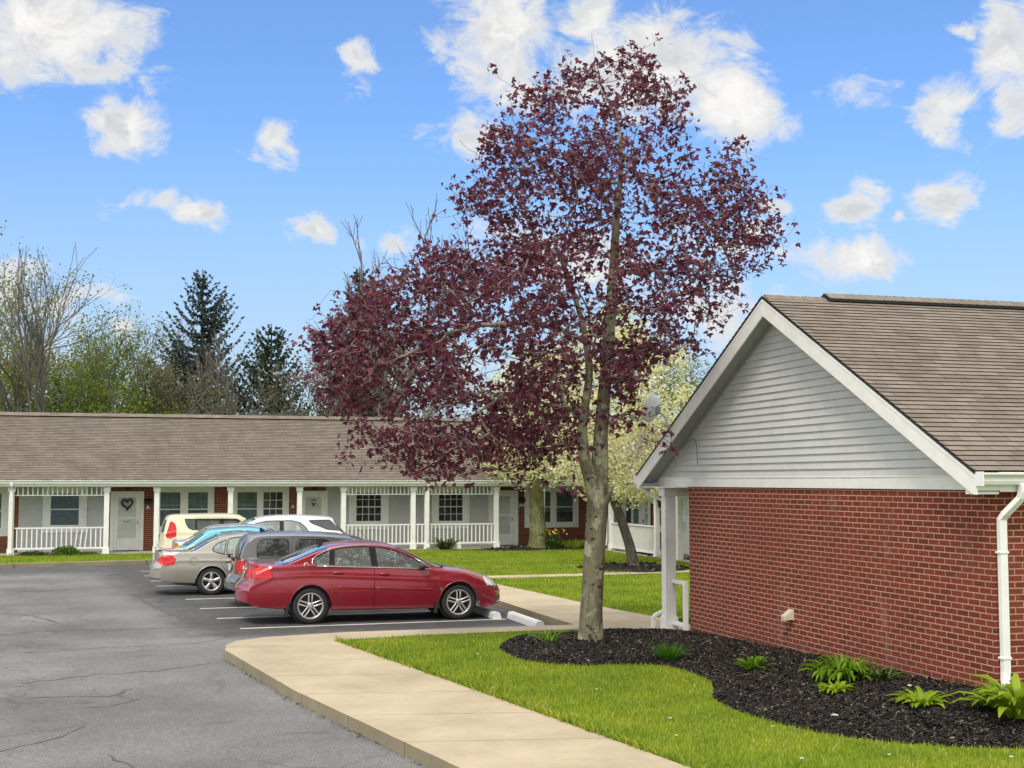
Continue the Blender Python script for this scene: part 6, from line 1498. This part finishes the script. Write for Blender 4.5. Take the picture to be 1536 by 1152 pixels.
def shrub(name, x, y, z, rx, ry, h, n, mat, leaf, label, seed, group=None, flowers=None):
    rg = np.random.default_rng(seed); t = empty(name, (x, y, z), 0, label, 'shrub', group)
    d = rg.normal(0, 1, (n, 3)); d /= np.linalg.norm(d, axis=1, keepdims=True); d[:, 2] = np.abs(d[:, 2]); r = rg.random(n) ** .3
    C = d * r[:, None] * np.array([rx, ry, h]); C *= (1 + .18 * np.array([mnoise.noise(tuple(c * 6 + seed)) for c in C]))[:, None]
    V, F = leaves(C, leaf, seed, 1, .1); np_mesh('foliage', V, F, mat, t)
    mb = MB()
    for k in range(9):
        a = rg.random() * 6.28; mb.tube([(0, 0, -.03), (math.cos(a) * rx * .4, math.sin(a) * ry * .4, h * .5), (math.cos(a) * rx * .7, math.sin(a) * ry * .7, h * .8)], .008, 4)
    mb.build('stems', M['bark_dark'], t)
    if flowers:
        C = np.stack([rg.normal(0, rx * .6, 40), rg.normal(0, ry * .6, 40), h * (.9 + .35 * rg.random(40))], 1); V, F = leaves(C, .05, seed + 1, 3, 0); np_mesh('flowers', V, F, flowers, t)
    return t
shrub('boxwood_shrub', -2.05, 46.35, .13, .48, .35, .30, 1500, M['bush_leaf'], .06, 'rounded green shrub in front of the left porch railing', 1)
shrub('ground_shrub', -3.05, 46.4, .13, .55, .28, .14, 900, M['dark_leaf'], .055, 'low flat dark green shrub left of the rounded shrub', 2)
shrub('ground_shrub', -.95 - .35, 46.45, .13, .35, .2, .10, 350, M['bush_leaf'], .05, 'thin scattered low plants right of the rounded shrub', 3)
clump('yucca', 10.95, 46.3, .13, 130, .62, .022, M['dark_leaf'], 'dark spiky yucca-like plant in front of the porch railing', 'plant', 8, .8, 1.0, .22)
shrub('flowering_shrub', 14.75, 45.3, .18, .35, .3, .55, 900, M['dark_leaf'], .07, 'dark green shrub with yellow flowers beside the mossy trunk', 4, None, M['yellow_petal'])
shrub('ground_shrub', 15.7, 45.6, .18, .95, .3, .26, 1500, M['lily_yellow'], .06, 'low yellow-green hedge-like plants under the double window', 5)
shrub('ground_shrub', 16.95, 45.5, .14, .45, .3, .12, 400, M['dark_leaf'], .05, 'low dark plants at the corner by the wing downspout', 6)
# pale stones in the bed
for i, (x, y, s, lb) in enumerate([(8.42, 11.78, .045, 'pale flat stone on the mulch left of the hosta'), (8.25, 12.75, .028, 'small white stone on the mulch near the brick wall'), (7.0, 12.2, .03, 'flat pale stone at the mulch edge'), (8.15, 16.6, .022, 'small white pebble on the dark mulch below the vent hood')]):
    bm = bmesh.new(); bmesh.ops.create_icosphere(bm, subdivisions=2, radius=s)
    for v in bm.verts: v.co *= 1 + .35 * mnoise.noise(v.co * 25 + Vector((i * 3, 0, 0))); v.co.z *= .5; v.co.x *= 1.4
    me = bpy.data.meshes.new('stone'); bm.to_mesh(me); bm.free(); o = link_mesh('stone', me, M['stone'], None, True); o.location = (x, y, bz(x, y) + s * .25); o.rotation_euler = (0, 0, i * 1.3); props(o, lb, 'stone')
# ------------------------------------------------------ sky, sun and camera
SUN_EL, SUN_AZ = 52., 215.      # azimuth of the sun, clockwise from +y
wd = bpy.data.worlds.new('World'); SC.world = wd; wd.use_nodes = True; nt = wd.node_tree; nt.nodes.clear(); n = N(nt)
out = n.node('ShaderNodeOutputWorld'); bgn = n.node('ShaderNodeBackground')
sky = n.node('ShaderNodeTexSky', sky_type='NISHITA'); sky.sun_disc = False; sky.sun_elevation = R(SUN_EL); sky.sun_rotation = R(SUN_AZ); sky.air_density = 1.0; sky.dust_density = .6; sky.ozone_density = 2.5; sky.altitude = 200
tc = n.node('ShaderNodeTexCoord').outputs['Generated']
D = n.sep(tc)
az = n.math('ARCTAN2', D[0], D[1]); el = n.math('ARCSINE', D[2])
# warp (azimuth, elevation) so cloud edges break up
v0 = n.comb(az, el, 0.)
nz1 = n.noise(v0, 9, 6, .6, out='Color'); nz2 = n.noise(v0, 34, 5, .65, out='Color')
wv = n.vmath('ADD', n.scale(n.vmath('SUBTRACT', nz1, (.5, .5, .5)), (.085, .06, 0)), n.scale(n.vmath('SUBTRACT', nz2, (.5, .5, .5)), (.022, .018, 0)))
vv = n.vmath('ADD', v0, wv)
CL = [(80, 35, 150, 95, 1.0), (150, 110, 66, 42, .9), (172, 195, 62, 44, .9), (405, 207, 46, 48, .85), (543, 75, 28, 44, .75), (215, 305, 60, 20, .6), (295, 317, 46, 20, .75), (455, 347, 46, 26, .95), (740, 50, 90, 120, 1.0), (690, 205, 66, 34, .7), (780, 140, 60, 60, .7),
      (960, 105, 165, 90, 1.0), (1085, 150, 80, 80, 1.0), (1158, 287, 30, 20, .75), (1150, 330, 34, 18, .6), (1120, 370, 60, 26, .6), (1285, 297, 50, 36, .95), (1420, 292, 58, 38, .95), (1363, 322, 20, 14, .7), (1285, 388, 92, 46, 1.0), (1425, 150, 56, 46, .85), (1505, 60, 66, 74, 1.0), (1535, 150, 36, 56, .8),
      (1297, 145, 46, 20, .38), (140, 452, 62, 20, .45), (25, 425, 60, 46, .7), (85, 470, 40, 30, .5), (890, 8, 66, 34, .8), (600, 352, 46, 24, .7), (530, 358, 30, 16, .35), (1427, 47, 24, 16, .7), (182, 502, 28, 16, .5), (870, 400, 200, 70, .55), (1060, 470, 110, 60, .5), (620, 560, 200, 40, .4), (60, 560, 200, 50, .35)]
F_, p_, a_ = 1960.4, R(4.2245), R(16.212)
def azel(px, py):
    r = Vector((math.cos(a_), -math.sin(a_), 0)); h = Vector((math.sin(a_), math.cos(a_), 0)); fw = h * math.cos(p_) + Vector((0, 0, math.sin(p_))); up = -h * math.sin(p_) + Vector((0, 0, math.cos(p_)))
    d = (fw + r * (px - 768) / F_ + up * (576 - py) / F_).normalized(); return math.atan2(d.x, d.y), math.asin(d.z)
CLA = [(*azel(x, y), rx / F_ * 1.16, ry / F_ * 1.16, s) for x, y, rx, ry, s in CL]
rgc = np.random.default_rng(77)      # more fair-weather clouds round the rest of the sky
for k in range(26):
    A_ = R(16) + R(28) + R(304) * rgc.random(); E_ = R(6) + R(50) * rgc.random() ** 1.3; q = .05 + .13 * rgc.random()
    if A_ > math.pi: A_ -= 2 * math.pi
    CLA.append((A_, E_, q * 1.3, q * .6, .6 + .4 * rgc.random()))
acc = None; low = None
for (A_, E_, rx, ry, s) in CLA:
    q = n.scale(n.vmath('SUBTRACT', vv, (A_, E_, 0)), (1 / rx, 1 / ry, 0)); l = n.vmath('LENGTH', q)
    m = n.math('MULTIPLY_ADD', l, -s, s)
    acc = m if acc is None else n.math('MAXIMUM', acc, m)
fb = n.noise(n.scale(v0, (1, 1.5, 1)), 19, 10, .68, .6); fb2 = n.noise(v0, 7, 5, .55)
den = n.math('ADD', acc, n.math('MULTIPLY', n.math('SUBTRACT', fb, .5), 2.1))
den = n.math('ADD', den, n.math('MULTIPLY', n.math('SUBTRACT', fb2, .5), .35))
alpha = n.math('POWER', n.range(den, .05, .56), .85)
thick = n.range(den, .30, 1.0)
fbu = n.noise(n.vmath('ADD', vv, (-.006, .016, 0)), 20, 7, .6, .35)
shade = n.range(n.math('SUBTRACT', n.noise(vv, 20, 7, .6, .35), fbu), -.13, .13)
skyc = sky.outputs[0]
skyc = n.mix(1., skyc, (SKYT[0], SKYT[1], SKYT[2]), 'MULTIPLY') if (SKYT := (.38, .59, .84)) else skyc
bright = n.mix(shade, (2.35, 2.45, 2.62), (3.75, 3.7, 3.62))
cloudc = n.mix(thick, (2.85, 2.98, 3.15), bright)
horizon = n.range(el, .0, .30, .8, 0.)
skyc = n.mix(.10, skyc, (1.9, 2.0, 2.1))
base = n.mix(horizon, skyc, (1.95, 2.25, 2.55))
col = n.mix(n.math('MULTIPLY', alpha, .96), base, cloudc)
# broken bright cloud deck added out of view, overhead and behind, as fill light
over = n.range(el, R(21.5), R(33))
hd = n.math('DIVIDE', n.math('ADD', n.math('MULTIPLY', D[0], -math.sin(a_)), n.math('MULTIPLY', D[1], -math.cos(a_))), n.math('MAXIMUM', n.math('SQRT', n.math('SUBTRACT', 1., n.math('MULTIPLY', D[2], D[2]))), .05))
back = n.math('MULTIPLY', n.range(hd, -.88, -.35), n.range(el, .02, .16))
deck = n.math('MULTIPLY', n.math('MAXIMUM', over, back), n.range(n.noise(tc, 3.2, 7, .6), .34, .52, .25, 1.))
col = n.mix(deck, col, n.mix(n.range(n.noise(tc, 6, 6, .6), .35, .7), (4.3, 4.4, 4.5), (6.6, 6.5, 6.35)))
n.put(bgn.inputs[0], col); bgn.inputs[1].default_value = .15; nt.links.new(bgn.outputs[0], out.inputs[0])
wd.cycles.sampling_method = 'MANUAL'; wd.cycles.sample_map_resolution = 512
sd = bpy.data.lights.new('sun', 'SUN'); sd.energy = 1.4; sd.angle = R(16); sd.color = (1, .93, .82); so_ = bpy.data.objects.new('sun', sd); COL.objects.link(so_)
az_ = R(SUN_AZ); dirv = Vector((math.sin(az_) * math.cos(R(SUN_EL)), math.cos(az_) * math.cos(R(SUN_EL)), math.sin(R(SUN_EL)))); so_.rotation_euler = dirv.to_track_quat('Z', 'Y').to_euler(); so_.location = dirv * 60
cd = bpy.data.cameras.new('camera'); cam = bpy.data.objects.new('camera', cd); COL.objects.link(cam)
cam.location = (0, 0, 2.617); cam.rotation_euler = (R(90 + 4.2245), 0, -R(16.212)); cd.sensor_width = 36; cd.lens = 36 * 1960.4 / 1536; cd.clip_start = .1; cd.clip_end = 3000
SC.camera = cam
SC.view_settings.view_transform = 'Standard'; SC.view_settings.look = 'None'; SC.view_settings.gamma = 1; SC.view_settings.use_white_balance = True; SC.view_settings.white_balance_temperature = 6800; SC.view_settings.white_balance_tint = 9; SC.view_settings.exposure = 0.85
SC.cycles.max_bounces = 8; SC.cycles.transparent_max_bounces = 16; SC.cycles.use_denoising = True
